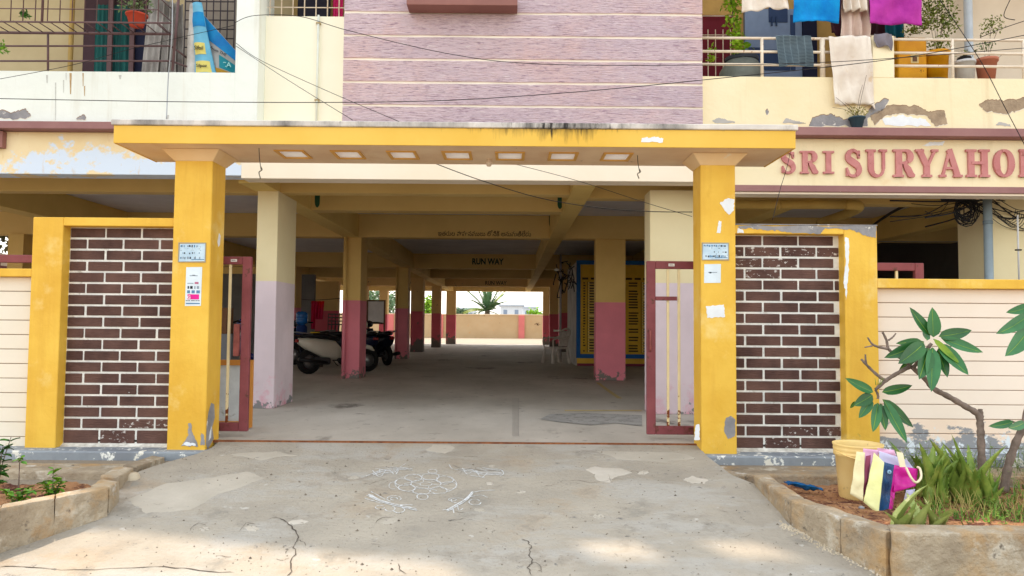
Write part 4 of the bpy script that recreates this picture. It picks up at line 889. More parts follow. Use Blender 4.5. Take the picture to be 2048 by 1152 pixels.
for k, (tx_, ty, wdt, dy, m_, bx, by) in enumerate([
    (135, 692, 58, .0, leafgreen, 315, 782), (565, 738, 56, .03, leafgreen2, 372, 782), (190, 868, 66, -.04, leafgreen2, 310, 800), (168, 885, 20, .03, leafgreen, 200, 840), (222, 948, 56, -.06, leafgreen, 305, 825), (312, 1038, 60, -.1, leafgreen, 345, 850),
    (393, 1028, 54, -.08, leafgreen2, 362, 855), (532, 1108, 66, -.12, leafgreen, 385, 835), (572, 1008, 64, -.04, leafgreen2, 375, 828)]):
    leaf(FT, C(bx, by, 5.26), C(tx_, ty, 5.26 + dy), wdt * wm * 1.12, m_, droop=0.1)
for dx in (-12, 0, 9, 16): MB().tube([C(345 + dx, 735, 5.25), C(350 + dx * 2, 690, 5.25)], [0.003, 0.001], 5).obj('bud', leafyel, FT)
FT2 = thing('frangipani_tree', 'frangipani tree at the right edge with large drooping leaves', 'tree', (at(2020, 985, 5.35).x, 5.35, -0.15), 'frangipani trees in the right planter')
branch(FT2, [(1150, 1420), (1180, 1250), (1230, 1100), (1290, 960), (1330, 700), (1340, 420), (1345, 330)], 0.03, 0.018, 5.35, 'trunk')
for (tx_, ty, wdt, dy, bx, by) in [(1100, 408, 80, -.1, 1330, 270), (1165, 272, 60, 0, 1330, 225), (1158, 552, 110, -.15, 1345, 330), (1520, 420, 90, -.1, 1350, 320), (1400, 560, 90, -.15, 1350, 330), (1480, 200, 80, .05, 1350, 280), (1330, 60, 70, .1, 1345, 270)]:
    leaf(FT2, C(bx, by, 5.25), C(tx_, ty, 5.25 + dy), wdt * wm, leafgreen, droop=0.25)
for (tx_, ty, wdt, dy, bx, by) in [(1052, 1000, 50, -.05, 1210, 970), (1178, 1012, 56, -.1, 1285, 975)]: leaf(FT2, C(bx, by, 5.28), C(tx_, ty, 5.28 + dy), wdt * wm, leafgreen, droop=0.2)
branch(FT2, [(1205, 970), (1245, 985), (1275, 1000)], 0.006, 0.008, 5.3)

# aloes
aloe_m = mat('aloe_leaf', S(150, 168, 78), S(96, 128, 48), 9, 0.45, 0.1, stains=((S(176, 176, 100), 14, 0.6, 0.68), (S(150, 110, 50), 5, 0.64, 0.7)), spec=0.4)
aloe_y = mat('aloe_leaf_pale', S(166, 176, 104), S(130, 150, 74), 9, 0.45, 0.1, stains=((S(206, 206, 150), 18, 0.58, 0.64),), spec=0.4)
def aloe_blade(ln, wd, bend):
    mb = MB(); n = 8
    def fn(u, v):
        s = (u - 0.5) * 2; w_ = wd * (1 - v) ** 0.75 * 0.5 * (0.7 + 0.6 * min(1, v * 4)) + 0.0005
        return V(s * w_, bend * v * v * ln + abs(s) ** 1.5 * -w_ * 0.7, v * ln * (1 - 0.25 * abs(bend) * v))
    mb.grid(fn, 4, n); mb.grid(lambda u, v: fn(1 - u, v) + V(0, wd * 0.34 * (1 - v) * (1 - abs(u - .5) * 2), 0), 4, n)
    for k in range(1, 9):
        v = k / 9.5
        for s in (0, 1):
            p = fn(s, v); mb.add([p + V(0, 0, -.006), p + V(0, 0, .006), p + V((0.010 if s else -0.010), 0, 0.008)], [(0, 1, 2)])
    return mb
blades = []
def aloe(px, py, zsoil, Yb, n, ln, wd, label, pale=False, spread=0.5, seed=0):
    base = at(px, py, Yb); base = V(base.x, Yb, zsoil); A = thing('aloe_plant', label, 'plant', base, 'aloe plants in the right planter'); r = random.Random(seed)
    protos = []
    for k in range(3):
        o = aloe_blade(ln * (0.75 + 0.2 * k), wd * 1.35, 0.06 + 0.10 * k)
        for v in o.v: v += base
        protos.append(o.obj('leaf', aloe_y if pale else aloe_m, A))
    for i in range(n):
        ob = protos[i] if i < 3 else inst(protos[i % 3], A, base)
        off = V(r.uniform(-1, 1) * 0.16 * spread, r.uniform(-1, 1) * 0.06, 0)
        ob.location = off; ob.rotation_euler = (-r.uniform(0.0, spread), 0, r.uniform(0, 6.28))
        s = r.uniform(0.6, 1.1); ob.scale = (s, s, s)
aloe(1836, 1040, -0.12, 4.2, 11, 0.27, 0.048, 'small pale aloe behind the front kerb of the planter', True, 0.75, 3)
aloe(1875, 975, -0.15, 4.95, 20, 0.44, 0.060, 'tall aloe clump right beside the shopping bag', False, 0.42, 4)
aloe(1920, 975, -0.15, 5.05, 20, 0.46, 0.060, 'tall aloe clump left of the frangipani trunk', False, 0.40, 5)
aloe(1968, 975, -0.15, 4.9, 14, 0.34, 0.052, 'shorter aloe clump in front of the frangipani trunk', False, 0.5, 6)
aloe(1845, 965, -0.15, 5.25, 14, 0.34, 0.052, 'dark aloe clump half hidden behind the shopping bag', False, 0.5, 8)
# weeds / ground cover (stuff)
def tufts(name, label, regions, m, n, seed, hmin=0.03, hmax=0.12, w_=0.006, leafy=0.3):
    r = random.Random(seed); mb = MB()
    for i in range(n):
        x0, x1, y0, y1, zz = regions[i % len(regions)]
        x = r.uniform(x0, x1); y = r.uniform(y0, y1); h = r.uniform(hmin, hmax); a = r.uniform(0, 6.28); ln = r.uniform(0.2, 1.1) * h
        b = V(x, y, zz); d = V(math.cos(a) * ln, math.sin(a) * ln, h); s = V(-math.sin(a), math.cos(a), 0) * w_ * r.uniform(0.5, 1.2)
        if r.random() < leafy:
            for q in range(5):
                c = b + d * r.uniform(0.3, 1.0); aa = r.uniform(0, 6.28); e = V(math.cos(aa), math.sin(aa), r.uniform(-.3, .5)) * 0.022; t = V(-math.sin(aa), math.cos(aa), 0) * 0.008
                mb.add([c, c + e * .5 + t, c + e, c + e * .5 - t], [(0, 1, 2, 3)])
        mb.add([b - s, b + s, b + d * 0.6 + s * 0.7, b + d + V(0, 0, -0.2 * ln), b + d * 0.6 - s * 0.7], [(0, 1, 2, 3, 4)])
    o = mb.obj(name, m); tag(o, label, 'weeds', kind='stuff'); return o
weed = mat('weed_green', S(110, 146, 52), S(74, 108, 36), 9, 0.7, 0); weedy = mat('dry_weed', S(176, 160, 96), S(140, 120, 70), 9, 0.8, 0)
tufts('weeds', 'low green weeds under the aloes in the right planter', [(2.65, 3.7, 4.35, 4.9, -0.15), (2.9, 4.2, 4.5, 5.6, -0.17)], weed, 750, 1, 0.02, 0.09)
tufts('dry_grass', 'straw coloured dry stems among the green weeds', [(2.8, 3.7, 4.4, 5.0, -0.15), (2.4, 3.6, 4.5, 4.9, -0.14)], weedy, 420, 2, 0.04, 0.17, 0.0022, 0.0)
tufts('weeds', 'feathery weeds along the foot of the board wall', [(2.75, 4.6, 5.9, 6.05, -0.12), (2.6, 4.6, 5.2, 5.8, -0.17)], mat('pale_weed_green', S(120, 140, 70), S(90, 110, 50), 9, 0.7, 0), 500, 3, 0.05, 0.26, 0.003, 0.7)
lit = MB(); r = random.Random(9)
for i in range(2200):
    x = r.uniform(1.85, 3.6); y = r.uniform(3.95, 5.6)
    if i % 3 == 0: x = r.uniform(2.2, 3.2); y = r.uniform(3.9, 4.3)
    a = r.uniform(0, 6.28); e = V(math.cos(a), math.sin(a), r.uniform(-.1, .4)) * r.uniform(0.008, 0.03); t = V(-math.sin(a), math.cos(a), r.uniform(-.3, .3)) * r.uniform(0.003, 0.009)
    zz = -0.105 - 0.08 * (y - 3.85) / 1.93 ; c = V(x, y, zz)
    t_ = (y - c1.y) / (c0.y - c1.y); 
    if x > c1.x + (c0.x - c1.x) * t_ + 0.12: lit.add([c, c + e * .5 + t, c + e, c + e * .5 - t], [(0, 1, 2, 3)])
tag(lit.obj('leaf_litter', mat('dry_leaf_litter', S(120, 72, 62), S(80, 44, 42), 12, 0.9, 0)), 'dark dry leaf litter scattered over the right planter soil', 'leaf litter', kind='stuff')
lit = MB()
for i in range(350):
    x = r.uniform(-4.2, -2.85); y = r.uniform(4.4, 5.6); a = r.uniform(0, 6.28); e = V(math.cos(a), math.sin(a), r.uniform(-.1, .4)) * r.uniform(0.008, 0.04); t = V(-math.sin(a), math.cos(a), r.uniform(-.3, .3)) * r.uniform(0.003, 0.010)
    c = V(x, y, -0.215); lit.add([c, c + e * .5 + t, c + e, c + e * .5 - t], [(0, 1, 2, 3)])
tag(lit.obj('leaf_litter', mat('tan_leaf_litter', S(190, 150, 110), S(150, 104, 74), 12, 0.9, 0)), 'tan dry litter on the left planter soil', 'leaf litter', kind='stuff')
# leafy shrubs
def shrub(base, stems, nleaf, lsz, m, label, name='leafy_shrub', group='small shrubs in the left planter', seed=1, fr=(0.35, 1.0), mstem=None):
    A = thing(name, label, 'plant', base, group); r = random.Random(seed); base = Vector(base)
    mb = MB().grid(lambda u, v: base + V((u - .5) * lsz * 0.55 * math.sin(math.pi * (v * .96 + .02)), v * lsz, abs(u - .5) * lsz * 0.25 - v * v * lsz * 0.25), 2, 4)
    proto = mb.obj('leaf', m, A); k = 0
    for (dx, dy, h) in stems:
        pts = spline([base, base + V(dx * 0.3, dy * 0.3, h * 0.5), base + V(dx, dy, h)], 5); MB().tube(pts, [0.006 * (1 - 0.6 * i / 10) for i in range(len(pts))], 6).obj('stem', mstem or bark, A)
        for j in range(nleaf):
            t = r.uniform(*fr); p = pts[min(len(pts) - 1, int(t * (len(pts) - 1)))] + V(r.uniform(-1, 1), r.uniform(-1, 1), r.uniform(-.5, .5)) * 0.012
            ob = proto if k == 0 else inst(proto, A, p); ob.location = p - base; k += 1
            ob.rotation_euler = (r.uniform(-0.3, 0.9), r.uniform(-.4, .4), r.uniform(0, 6.28)); s = r.uniform(0.6, 1.15); ob.scale = (s, s, s)
    return A
lf1 = mat('lime_leaf', S(122, 168, 44), S(70, 128, 34), 8, 0.5, 0.05, spec=0.4)
p = at(105, 985, 5.05); shrub((p.x, 5.05, -0.22), [(0.0, 0.0, 0.24), (0.05, 0.02, 0.16), (-0.05, 0, 0.15)], 22, 0.055, lf1, 'upright bright green shrub in the middle of the left planter', seed=2)
p = at(30, 985, 4.9); shrub((p.x, 4.9, -0.22), [(0.06, 0.0, 0.14), (0.12, 0.02, 0.12), (-0.05, 0, 0.12), (0.0, 0.1, 0.10)], 18, 0.055, lf1, 'low spreading green shrub nearest the left kerb', seed=3)
p = at(-5, 950, 5.2); shrub((p.x, 5.2, -0.22), [(0.03, 0.0, 0.36), (0.07, 0.02, 0.42), (-0.05, 0, 0.38), (0.02, -0.05, 0.28)], 22, 0.06, mat('deep_green_leaf', S(70, 130, 40), S(38, 92, 34), 8, 0.45, 0.05, spec=0.4), 'taller dark green shrub cut off by the left edge', seed=4)
p = at(38, 955, 5.45); MB().tube([(p.x, 5.45, -0.2), (p.x + 0.01, 5.45, 0.06)], 0.004, 6)
shrub((p.x, 5.45, -0.22), [(0.0, 0, 0.24)], 6, 0.05, lf1, 'thin seedling with few leaves near the rear ledge', seed=5, fr=(0.85, 1.0))
p = at(1922, 1150, 3.68); shrub((p.x, 3.68, -0.36), [(0.02, -0.02, 0.16), (-0.03, 0, 0.12)], 9, 0.06, lf1, 'little green weed growing at the foot of the front kerb', name='weed_plant', group='kerb weeds', seed=6, fr=(0.8, 1.0))
for k, (px, py) in enumerate(((130, 940), (60, 985))): pass

# ================================================================== BUCKET, BAGS, CLOTH
bk_m = mat('cream_yellow_plastic', S(246, 218, 150), S(238, 204, 128), 4, 0.45, 0.05, stains=((S(200, 170, 120), 14, 0.62, 0.7),), spec=0.5)
zb = -0.17; bc = at(1717, 985, 5.2); bc = V(bc.x, 5.2, zb)
BK = thing('plastic_bucket', 'cream yellow plastic bucket standing in the right planter', 'bucket', bc)
H = 0.375; rt = 0.160; rbm = 0.122
MB().lathe(bc, [(0.001, 0), (rbm, 0), (rbm + 0.004, 0.01), (rt - 0.012, H - 0.085), (rt - 0.002, H - 0.08), (rt, H - 0.06), (rt - 0.004, H - 0.055), (rt, H - 0.045), (rt + 0.002, H - 0.03), (rt - 0.002, H - 0.025), (rt + 0.004, H - 0.012), (rt + 0.006, H), (rt - 0.002, H), (rt - 0.008, H - 0.02), (rbm - 0.004, 0.012), (0.001, 0.012)], 40).obj('bucket_body', bk_m, BK)
MB().lathe(bc, [(rt - 0.013, H - 0.05), (rt * 0.5, H - 0.06), (0.001, H - 0.065)], 30).obj('debris_inside', mat('debris', S(196, 180, 150), S(120, 110, 96), 30, 1, 1.0), BK)
MB().tube(spline([bc + V(-rt - .004, 0, H - 0.05), bc + V(-rt * 0.7, -rt * 0.85, H - 0.075), bc + V(0, -rt - 0.02, H - 0.09), bc + V(rt * 0.7, -rt * 0.85, H - 0.075), bc + V(rt + .004, 0, H - 0.05)], 6), 0.004, 6).obj('handle', bk_m, BK)
def bag(px, Y, label, faces, depthv, zbase, handles=(), name='paper_bag', cat='bag', group=None, crump=0.008):
    """faces: list of (name, material, 4 pixel corners BL,BR,TR,TL, depth offsets)"""
    c = at(px[0], px[1], Y); T_ = thing(name, label, cat, (c.x, Y, zbase), group)
    for (nm, m, quad, dys) in faces:
        P = [at(q[0], q[1], Y + d) for q, d in zip(quad, dys)]
        def fn(u, v):
            a = P[0].lerp(P[1], u); b = P[3].lerp(P[2], u); p = a.lerp(b, v)
            e = math.sin(math.pi * u) * math.sin(math.pi * v)
            return p + V(0, mnoise.noise(p * 14) * crump * 3 * (0.3 + e), mnoise.noise(p * 9 + V(5, 5, 5)) * crump * e)
        MB().grid(fn, 14, 14).obj(nm, m, T_, solid=0.0015)
    return T_
cream_bag = mat('cream_paper', S(240, 232, 190), S(226, 214, 168), 6, 0.6, 0.3, 12, bdist=0.02, stains=((S(246, 244, 170), 3, 0.5, 0.6),))
lemon_bag = mat('lemon_paper', S(238, 240, 176), S(226, 226, 150), 5, 0.55, 0.4, 10, bdist=0.02)
pinkl = mat('pale_pink_paper', S(238, 190, 222), S(226, 170, 208), 5, 0.5, 0.1); lilac = plain('lilac_paper', 206, 204, 236); mag = mat('magenta_bag', S(226, 30, 170), S(196, 20, 150), 5, 0.4, 0.2, spec=0.5)
blueb = mat('blue_crinkled_plastic', S(20, 96, 156), S(14, 50, 96), 10, 0.3, 1.0, 12, bstretch=(8, 1, 0.6), bdist=0.03, spec=0.6); maroon_p = plain('maroon_print', 150, 70, 100)
strap_m = plain('cream_strap', 244, 232, 196)
Yb = 4.83
Bg = bag((1745, 1010), Yb, 'crumpled cream shopping bag leaning on the yellow bucket', [
    ('side_panel', cream_bag, [(1700, 988), (1726, 1003), (1730, 905), (1713, 903)], (0.0, -0.05, 0.0, 0.05)),
    ('front_panel', lemon_bag, [(1727, 1004), (1757, 1030), (1768, 925), (1748, 905)], (-0.05, -0.12, -0.06, -0.01)),
    ('gusset', maroon_p, [(1724, 1000), (1732, 985), (1742, 910), (1732, 912)], (-0.02, 0.0, 0.0, 0.0)),
    ('rear_panel', pinkl, [(1726, 960), (1760, 960), (1756, 900), (1727, 897)], (0.03, 0.03, 0.04, 0.04))], 0.1, -0.16)
Bg2 = bag((1790, 1010), Yb, 'magenta and blue shopping bag with cream strap handles beside the aloe', [
    ('blue_panel', blueb, [(1754, 1026), (1775, 1032), (1789, 930), (1768, 924)], (-0.10, -0.08, -0.02, -0.06)),
    ('pink_panel', mag, [(1776, 1030), (1785, 1020), (1800, 934), (1789, 931)], (-0.08, -0.04, 0.02, -0.02)),
    ('magenta_panel', mag, [(1788, 985), (1832, 972), (1836, 938), (1790, 930)], (-0.03, 0.06, 0.08, 0.0)),
    ('lilac_panel', lilac, [(1760, 930), (1836, 948), (1815, 920), (1758, 902)], (-0.01, 0.09, 0.08, 0.02)),
    ('pink_rim', pinkl, [(1757, 908), (1792, 912), (1788, 900), (1755, 896)], (0.05, 0.06, 0.06, 0.05)),
    ('base_panel', lilac, [(1808, 1000), (1824, 998), (1830, 978), (1812, 980)], (0.0, 0.02, 0.04, 0.0))], 0.1, -0.16)
MB().tube(spline([at(1812, 935, Yb - 0.02), at(1822, 955, Yb - 0.05), at(1832, 965, Yb - 0.05), at(1842, 955, Yb), at(1840, 938, Yb + 0.06), at(1834, 934, Yb + 0.08)], 5), [0.008] * 26, 6).obj('handle', strap_m, Bg2)
MB().poly([at(1793, 903, Yb - 0.0), at(1800, 934, Yb - 0.02), at(1812, 934, Yb - 0.02), at(1806, 906, Yb)][::-1], (0, 0.004, 0)).obj('handle', strap_m, Bg2)
MB().lathe(at(1779, 944, Yb - 0.075), [(0.004, 0.0), (0.014, 0.0), (0.014, 0.002), (0.004, 0.002)], 16, 'Y').obj('round_emblem', plain('pale_blue_print', 150, 190, 220), Bg2)
cb = MB(); rr = random.Random(4)
P0 = atz(1572, 972, -0.15); P1 = atz(1645, 985, -0.15)
cb.grid(lambda u, v: P0.lerp(P1, u) + V(0, (v - 0.5) * (0.09 - 0.04 * u) + 0.02 * math.sin(u * 9), 0.022 + 0.016 * mnoise.noise(V(u * 7, v * 5, 2)) + 0.014 * math.sin(v * 9 + u * 3) * math.sin(u * math.pi)), 24, 10)
tag(cb.obj('rag', mat('blue_cloth', S(26, 104, 160), S(16, 70, 120), 9, 0.8, 0.3), solid=0.004), 'twisted blue rag lying on the soil of the right planter', 'rag')
for px, py, rad, lab in ((1723, 1018, 0.018, 'small grey stone in front of the cream bag'),):
    p = atz(px, py, -0.13); o = MB().lathe(p, [(0.001, 0), (rad, 0.004), (rad * 1.1, rad * 0.5), (rad * 0.6, rad), (0.001, rad * 1.1)], 9).obj('stone', grey_plaster); tag(o, lab, 'stone')
# gravel at the kerb foot
gv = MB(); rr = random.Random(12)
for i in range(420):
    px = rr.uniform(1560, 1790); t = (px - 1560) / 230; py = 1040 + 108 * t + abs(rr.gauss(0, 6)) + 2
    if py > 1165: continue
    p = atr(px - rr.uniform(0, 26) * t, py); s = rr.uniform(0.003, 0.010)
    gv.add([p + V(s, 0, 0), p + V(0, s, 0), p + V(-s, 0, 0), p + V(0, -s, 0), p + V(0, 0, s)], [(0, 1, 4), (1, 2, 4), (2, 3, 4), (3, 0, 4)])
tag(gv.obj('gravel', kerb_top), 'loose grit along the foot of the right planter kerb', 'gravel', kind='stuff')

# ================================================================== BALCONY LEFT
YB = 8.1
GR = thing('balcony_grille', 'brown steel box grille and railing of the upper left balcony', 'railing', (-4, 8.0, 3.7))
def rod(a, b_, r=0.008, nm='bar', m=steel_br, P=GR): return MB().tube([a, b_], r, 6).obj(nm, m, P)
YF = 7.70
# horizontal rails below grille
for y in (122, 92): rod(at(-60, y, 8.05), at(342, y, 8.05), 0.011, 'rail')
rod(at(96, 141, 8.05), at(96, 66, 8.05), 0.013, 'post'); rod(at(345, 141, 8.05), at(362, -60, 8.05), 0.016, 'post')
rod(at(342, 122, 8.05), at(395, 141, 8.3), 0.011, 'rail'); rod(at(342, 92, 8.05), at(380, 120, 8.3), 0.011, 'rail')
# shelf of the box grille
zsf = at(100, 66, 8.0).z
rod(V(-6.2, 8.0, zsf), V(at(345, 68, 8.0).x, 8.0, zsf), 0.016, 'rail'); rod(V(-6.2, YF, zsf), V(at(345, 50, YF).x, YF, zsf), 0.010, 'rail')
xe_ = at(342, 60, 8.0).x
for i in range(22): x = xe_ - 0.03 - 0.125 * i; rod(V(x, 8.0, zsf + 0.008), V(x - 0.0, YF, zsf + 0.008), 0.006, 'slat')
for i in range(22): x = xe_ - 0.13 * i; rod(V(x, YF, zsf), V(x, YF, zsf + 1.3), 0.006)
for j in range(1, 7): rod(V(-6.2, YF - 0.004, zsf + 0.14 * j), V(xe_, YF - 0.004, zsf + 0.14 * j), 0.006)
for j in range(0, 7): rod(V(xe_, YF, zsf + 0.14 * j), V(xe_, 8.0, zsf + 0.14 * j), 0.006)
rod(V(xe_ - 1.22 , YF - .01, zsf), V(xe_ - 1.22, YF - .01, zsf + 1.3), 0.014, 'post')
# side lattice against pier
LT = thing('steel_lattice', 'dark square lattice screen beside the cement sacks', 'lattice', (at(460, 100, 8.3).x, 8.4, 3.7))
for i in range(8):
    a0 = at(372 + i * 14, -30 + i * 3, 8.55); rod(V(a0.x, 8.55, 3.72), V(a0.x, 8.55, 5.0), 0.007, 'bar', plain('dark_lattice', 60, 54, 62), LT)
for j in range(9): rod(V(at(372, 0, 8.55).x, 8.555, 3.9 + 0.11 * j), V(at(470, 0, 8.55).x, 8.555, 3.9 + 0.11 * j), 0.007, 'bar', MATS['dark_lattice'], LT)
a = at(366, 150, 8.8); b_ = at(474, 150, 8.8); box('screen_backing', plain('grey_beige_sheet', 150, 140, 130), LT, a.x, b_.x, 8.78, 8.8, 3.2, 5.2)
# pot on shelf
def pot(c, r0, r1, h, m, label, name='flower_pot', group=None, rim=0.12):
    P = thing(name, label, 'flower pot', c, group)
    MB().lathe(c, [(0.001, 0), (r0, 0), (r1 * 0.95, h * (1 - rim)), (r1 * 1.06, h * (1 - rim)), (r1 * 1.08, h), (r1 * 0.98, h), (r1 * 0.92, h * 0.9), (0.001, h * 0.88)], 24).obj('pot', m, P); return P
def fol(P, c, rx, rz, n, sz, m, seed=0, drop=0.0, ry=None):
    r = random.Random(seed); mb = MB(); c = Vector(c)
    for i in range(n):
        u = V(r.gauss(0, 1), r.gauss(0, 1), r.gauss(0, 1)).normalized() * r.random() ** 0.5; p = c + V(u.x * rx, u.y * (ry or rx), u.z * rz)
        e = V(r.uniform(-1, 1), r.uniform(-1, 1), r.uniform(-1, 0.6)).normalized() * sz * r.uniform(.5, 1.2); t = e.cross(V(r.uniform(-1, 1), r.uniform(-1, 1), 1)).normalized() * sz * 0.28
        mb.add([p, p + e * .5 + t, p + e, p + e * .5 - t], [(0, 1, 2, 3)])
    return mb.obj('foliage', m, P, kind='stuff')
def twigs(P, c, pts, m=bark, r=0.003): 
    for q in pts: MB().tube(spline([c, Vector(c).lerp(Vector(q), .5) + V(rnd.uniform(-.02, .02), 0, .03), q], 4), [r] * 9, 5).obj('stem', m, P)
terr = plain('terracotta_red', 206, 84, 62)
c = at(273, 50, 7.85); c.z = zsf + 0.02; P = pot(c, 0.07, 0.105, 0.13, terr, 'red pot on the left balcony grille shelf'); fol(P, c + V(-0.02, 0, 0.24), 0.20, 0.13, 200, 0.05, mat('greyish_leaf', S(120, 140, 96), S(90, 116, 70), 9, .7, 0), 1)
twigs(P, c + V(0, 0, 0.1), [c + V(-.15, 0, .25), c + V(.1, 0, .3), c + V(0, 0, .35)])
c = at(0, 95, 7.75); P = thing('hanging_plant', 'yellow green sprig poking in at the left balcony edge', 'plant', c); fol(P, c, 0.06, 0.09, 50, 0.05, lf1, 2)
c = at(48, 28, 8.9); P = thing('hanging_plant', 'tiny green air plant hanging inside the left balcony', 'plant', c); fol(P, c, 0.05, 0.06, 60, 0.05, mat('deep_green_leaf', S(70, 130, 40)), 2)
# door with curtain
D = thing('balcony_door', 'dark framed doorway with green curtain in the left balcony', 'door', (at(230, 140, 9.55).x, 9.55, 3.2))
a = at(168, 140, 9.58); b_ = at(300, 140, 9.58); frm = plain('dark_purple_frame', 70, 50, 58)
box('door_frame', frm, D, a.x, b_.x, 9.54, 9.598, 3.2, 5.6)
gc = mat('green_curtain', S(36, 100, 98), S(20, 66, 68), 3, 0.8, 0.1, stretch=(6, 1, 0.3))
for q0, q1 in ((186, 216), (222, 256)):
    a = at(q0, 140, 9.5); b_ = at(q1, 140, 9.5)
    MB().grid(lambda u, v: V(a.x + (b_.x - a.x) * u, 9.52 + 0.012 * math.sin(u * 22), 3.25 + 1.9 * v), 30, 1).obj('curtain', gc, D)
for q in (218, 262): 
    a = at(q, 140, 9.48); box('door_frame', plain('brown_frame', 108, 84, 88), D, a.x - 0.03, a.x + 0.03, 9.47, 9.50, 3.2, 5.4)
box('window_dark', plain('dark_navy', 24, 30, 60), D, at(268, 100, 9.53).x, at(310, 100, 9.53).x, 9.52, 9.538, 3.2, 5.0)
# rusty pipe on the wall
a = at(140, 140, 9.5); tag(MB().tube([V(a.x, 9.5, 3.2), V(a.x, 9.5, 6)], 0.03, 10).obj('wall_pipe', plain('tan_pipe', 190, 160, 96)), 'tan drain pipe on the back wall of the left balcony', 'pipe')
a = at(133, 140, 9.5)
# corrugated sheets
SH = thing('corrugated_sheets', 'grey corrugated roofing sheets leaning in the left balcony', 'roofing sheet', (at(320, 140, 8.9).x, 8.9, 3.2))
gsh = mat('asbestos_grey', S(176, 172, 168), S(140, 134, 130), 5, 0.9, 0.2, stains=((S(150, 120, 80), 8, 0.66, 0.72),))
for k in range(4):
    def fn(u, v, k=k):
        a = at(282 + 22 * k - 6, 143, 8.7 + 0.05 * k); b = at(300 + 12 * k, -40, 9.0 + 0.05 * k)
        s = u * 0.26; t = v
        p = V(a.x, a.y, 3.4).lerp(V(b.x, b.y, 5.0), t); return p + V(s * 0.8 , 0.02 * math.sin(u * 18), 0)
    MB().grid(fn, 24, 2).obj('sheet', gsh, SH, solid=0.006)
# sacks
sackw = mat('woven_sack_white', S(206, 204, 200), S(170, 166, 164), 6, 0.8, 0.3, 80)
sackb = mat('sack_blue', S(20, 140, 200), S(16, 110, 180), 4, 0.6, 0.3, 30); sackl = mat('sack_light_blue', S(120, 190, 220), S(96, 170, 206), 4, 0.6, 0.3, 30)
sky_ = plain('sack_yellow', 226, 214, 120); teal = plain('sack_teal', 30, 130, 146)
def sackf(name, label, x0b, x1b, x0t, x1t, yb, yt, Y, m, bul=0.06):
    T_ = thing(name, label, 'sack', (at((x0b + x1b) / 2, yb, Y).x, Y, 3.55), 'cement sacks in the left balcony')
    def fn(u, v):
        l = at(x0b + (x0t - x0b) * v ** 1.3, yb + (yt - yb) * v, Y); r_ = at(x1b + (x1t - x1b) * v ** 0.8, yb + (yt - yb) * v, Y)
        p = l.lerp(r_, u); return p + V(0, -bul * math.sin(math.pi * u) * (1 - 0.6 * v) + mnoise.noise(p * 8) * 0.02, 0)
    MB().grid(fn, 14, 20).obj('sack_body', m, T_, solid=0.006)
    return T_, fn
def band(T_, fn, u0, u1, v0, v1, m, nm='printed_band', off=0.008, sk=0.0):
    MB().grid(lambda u, v: fn(u0 + (u1 - u0) * u, v0 + (v1 - v0) * v + sk * (u - .5)) + V(0, -off, 0), 8, 8).obj(nm, m, T_)
T_, fn = sackf('cement_sack', 'tall white cement sack standing at the left of the sacks', 372, 396, 380, 392, 170, 8, 8.22, sackw)
T_, fn = sackf('cement_sack', 'blue and yellow printed cement sack standing upright', 390, 440, 384, 404, 170, 6, 8.20, sackl)
band(T_, fn, 0.0, 1.0, 0.70, 0.88, sackb); band(T_, fn, 0.1, 0.75, 0.36, 0.50, sky_); band(T_, fn, 0.1, 0.85, 0.14, 0.28, sky_)
lm = plain('sack_black_print', 40, 46, 56)
p = fn(0.42, 0.43); lettering('printed_word', 'Sifoil', (p.x, p.y - 0.016, p.z), 0.045, lm, T_, 0.001, 0.01, width=0.10)
p = fn(0.45, 0.21); lettering('printed_word', 'Silpoz', (p.x, p.y - 0.016, p.z), 0.045, lm, T_, 0.001, 0.01, width=0.12)
T_ = thing('cement_sack', 'grey cement sack with bright blue flap and teal emblem', 'sack', (at(440, 150, 8.3).x, 8.3, 3.55), 'cement sacks in the left balcony')
def fn(u, v):
    a = at(408, 168, 8.3).lerp(at(480, 168, 8.3), u); b = at(396, 16, 8.34).lerp(at(476, 106, 8.34), u); p = a.lerp(b, v)
    return p + V(0, -0.10 * math.sin(math.pi * u) * (1 - .5 * v) + mnoise.noise(p * 8) * 0.02, 0)
MB().grid(fn, 14, 20).obj('sack_body', plain('sack_grey', 160, 162, 162), T_, solid=0.006)
band(T_, fn, 0.0, 1.0, 0.66, 0.99, sackb); band(T_, fn, 0.55, 0.92, 0.26, 0.52, teal); band(T_, fn, 0.3, 0.98, 0.14, 0.24, plain('sack_mustard', 170, 130, 40))
p = fn(0.55, 0.58); lettering('printed_word', 'From THE', (p.x, p.y - 0.02, p.z), 0.03, lm, T_, 0.001, 0.01, width=0.20, tilt=0.45)
p = fn(0.73, 0.39); lettering('printed_word', 'CA', (p.x, p.y - 0.02, p.z), 0.06, plain('pale_teal_print', 150, 206, 206), T_, 0.001, 0.01)
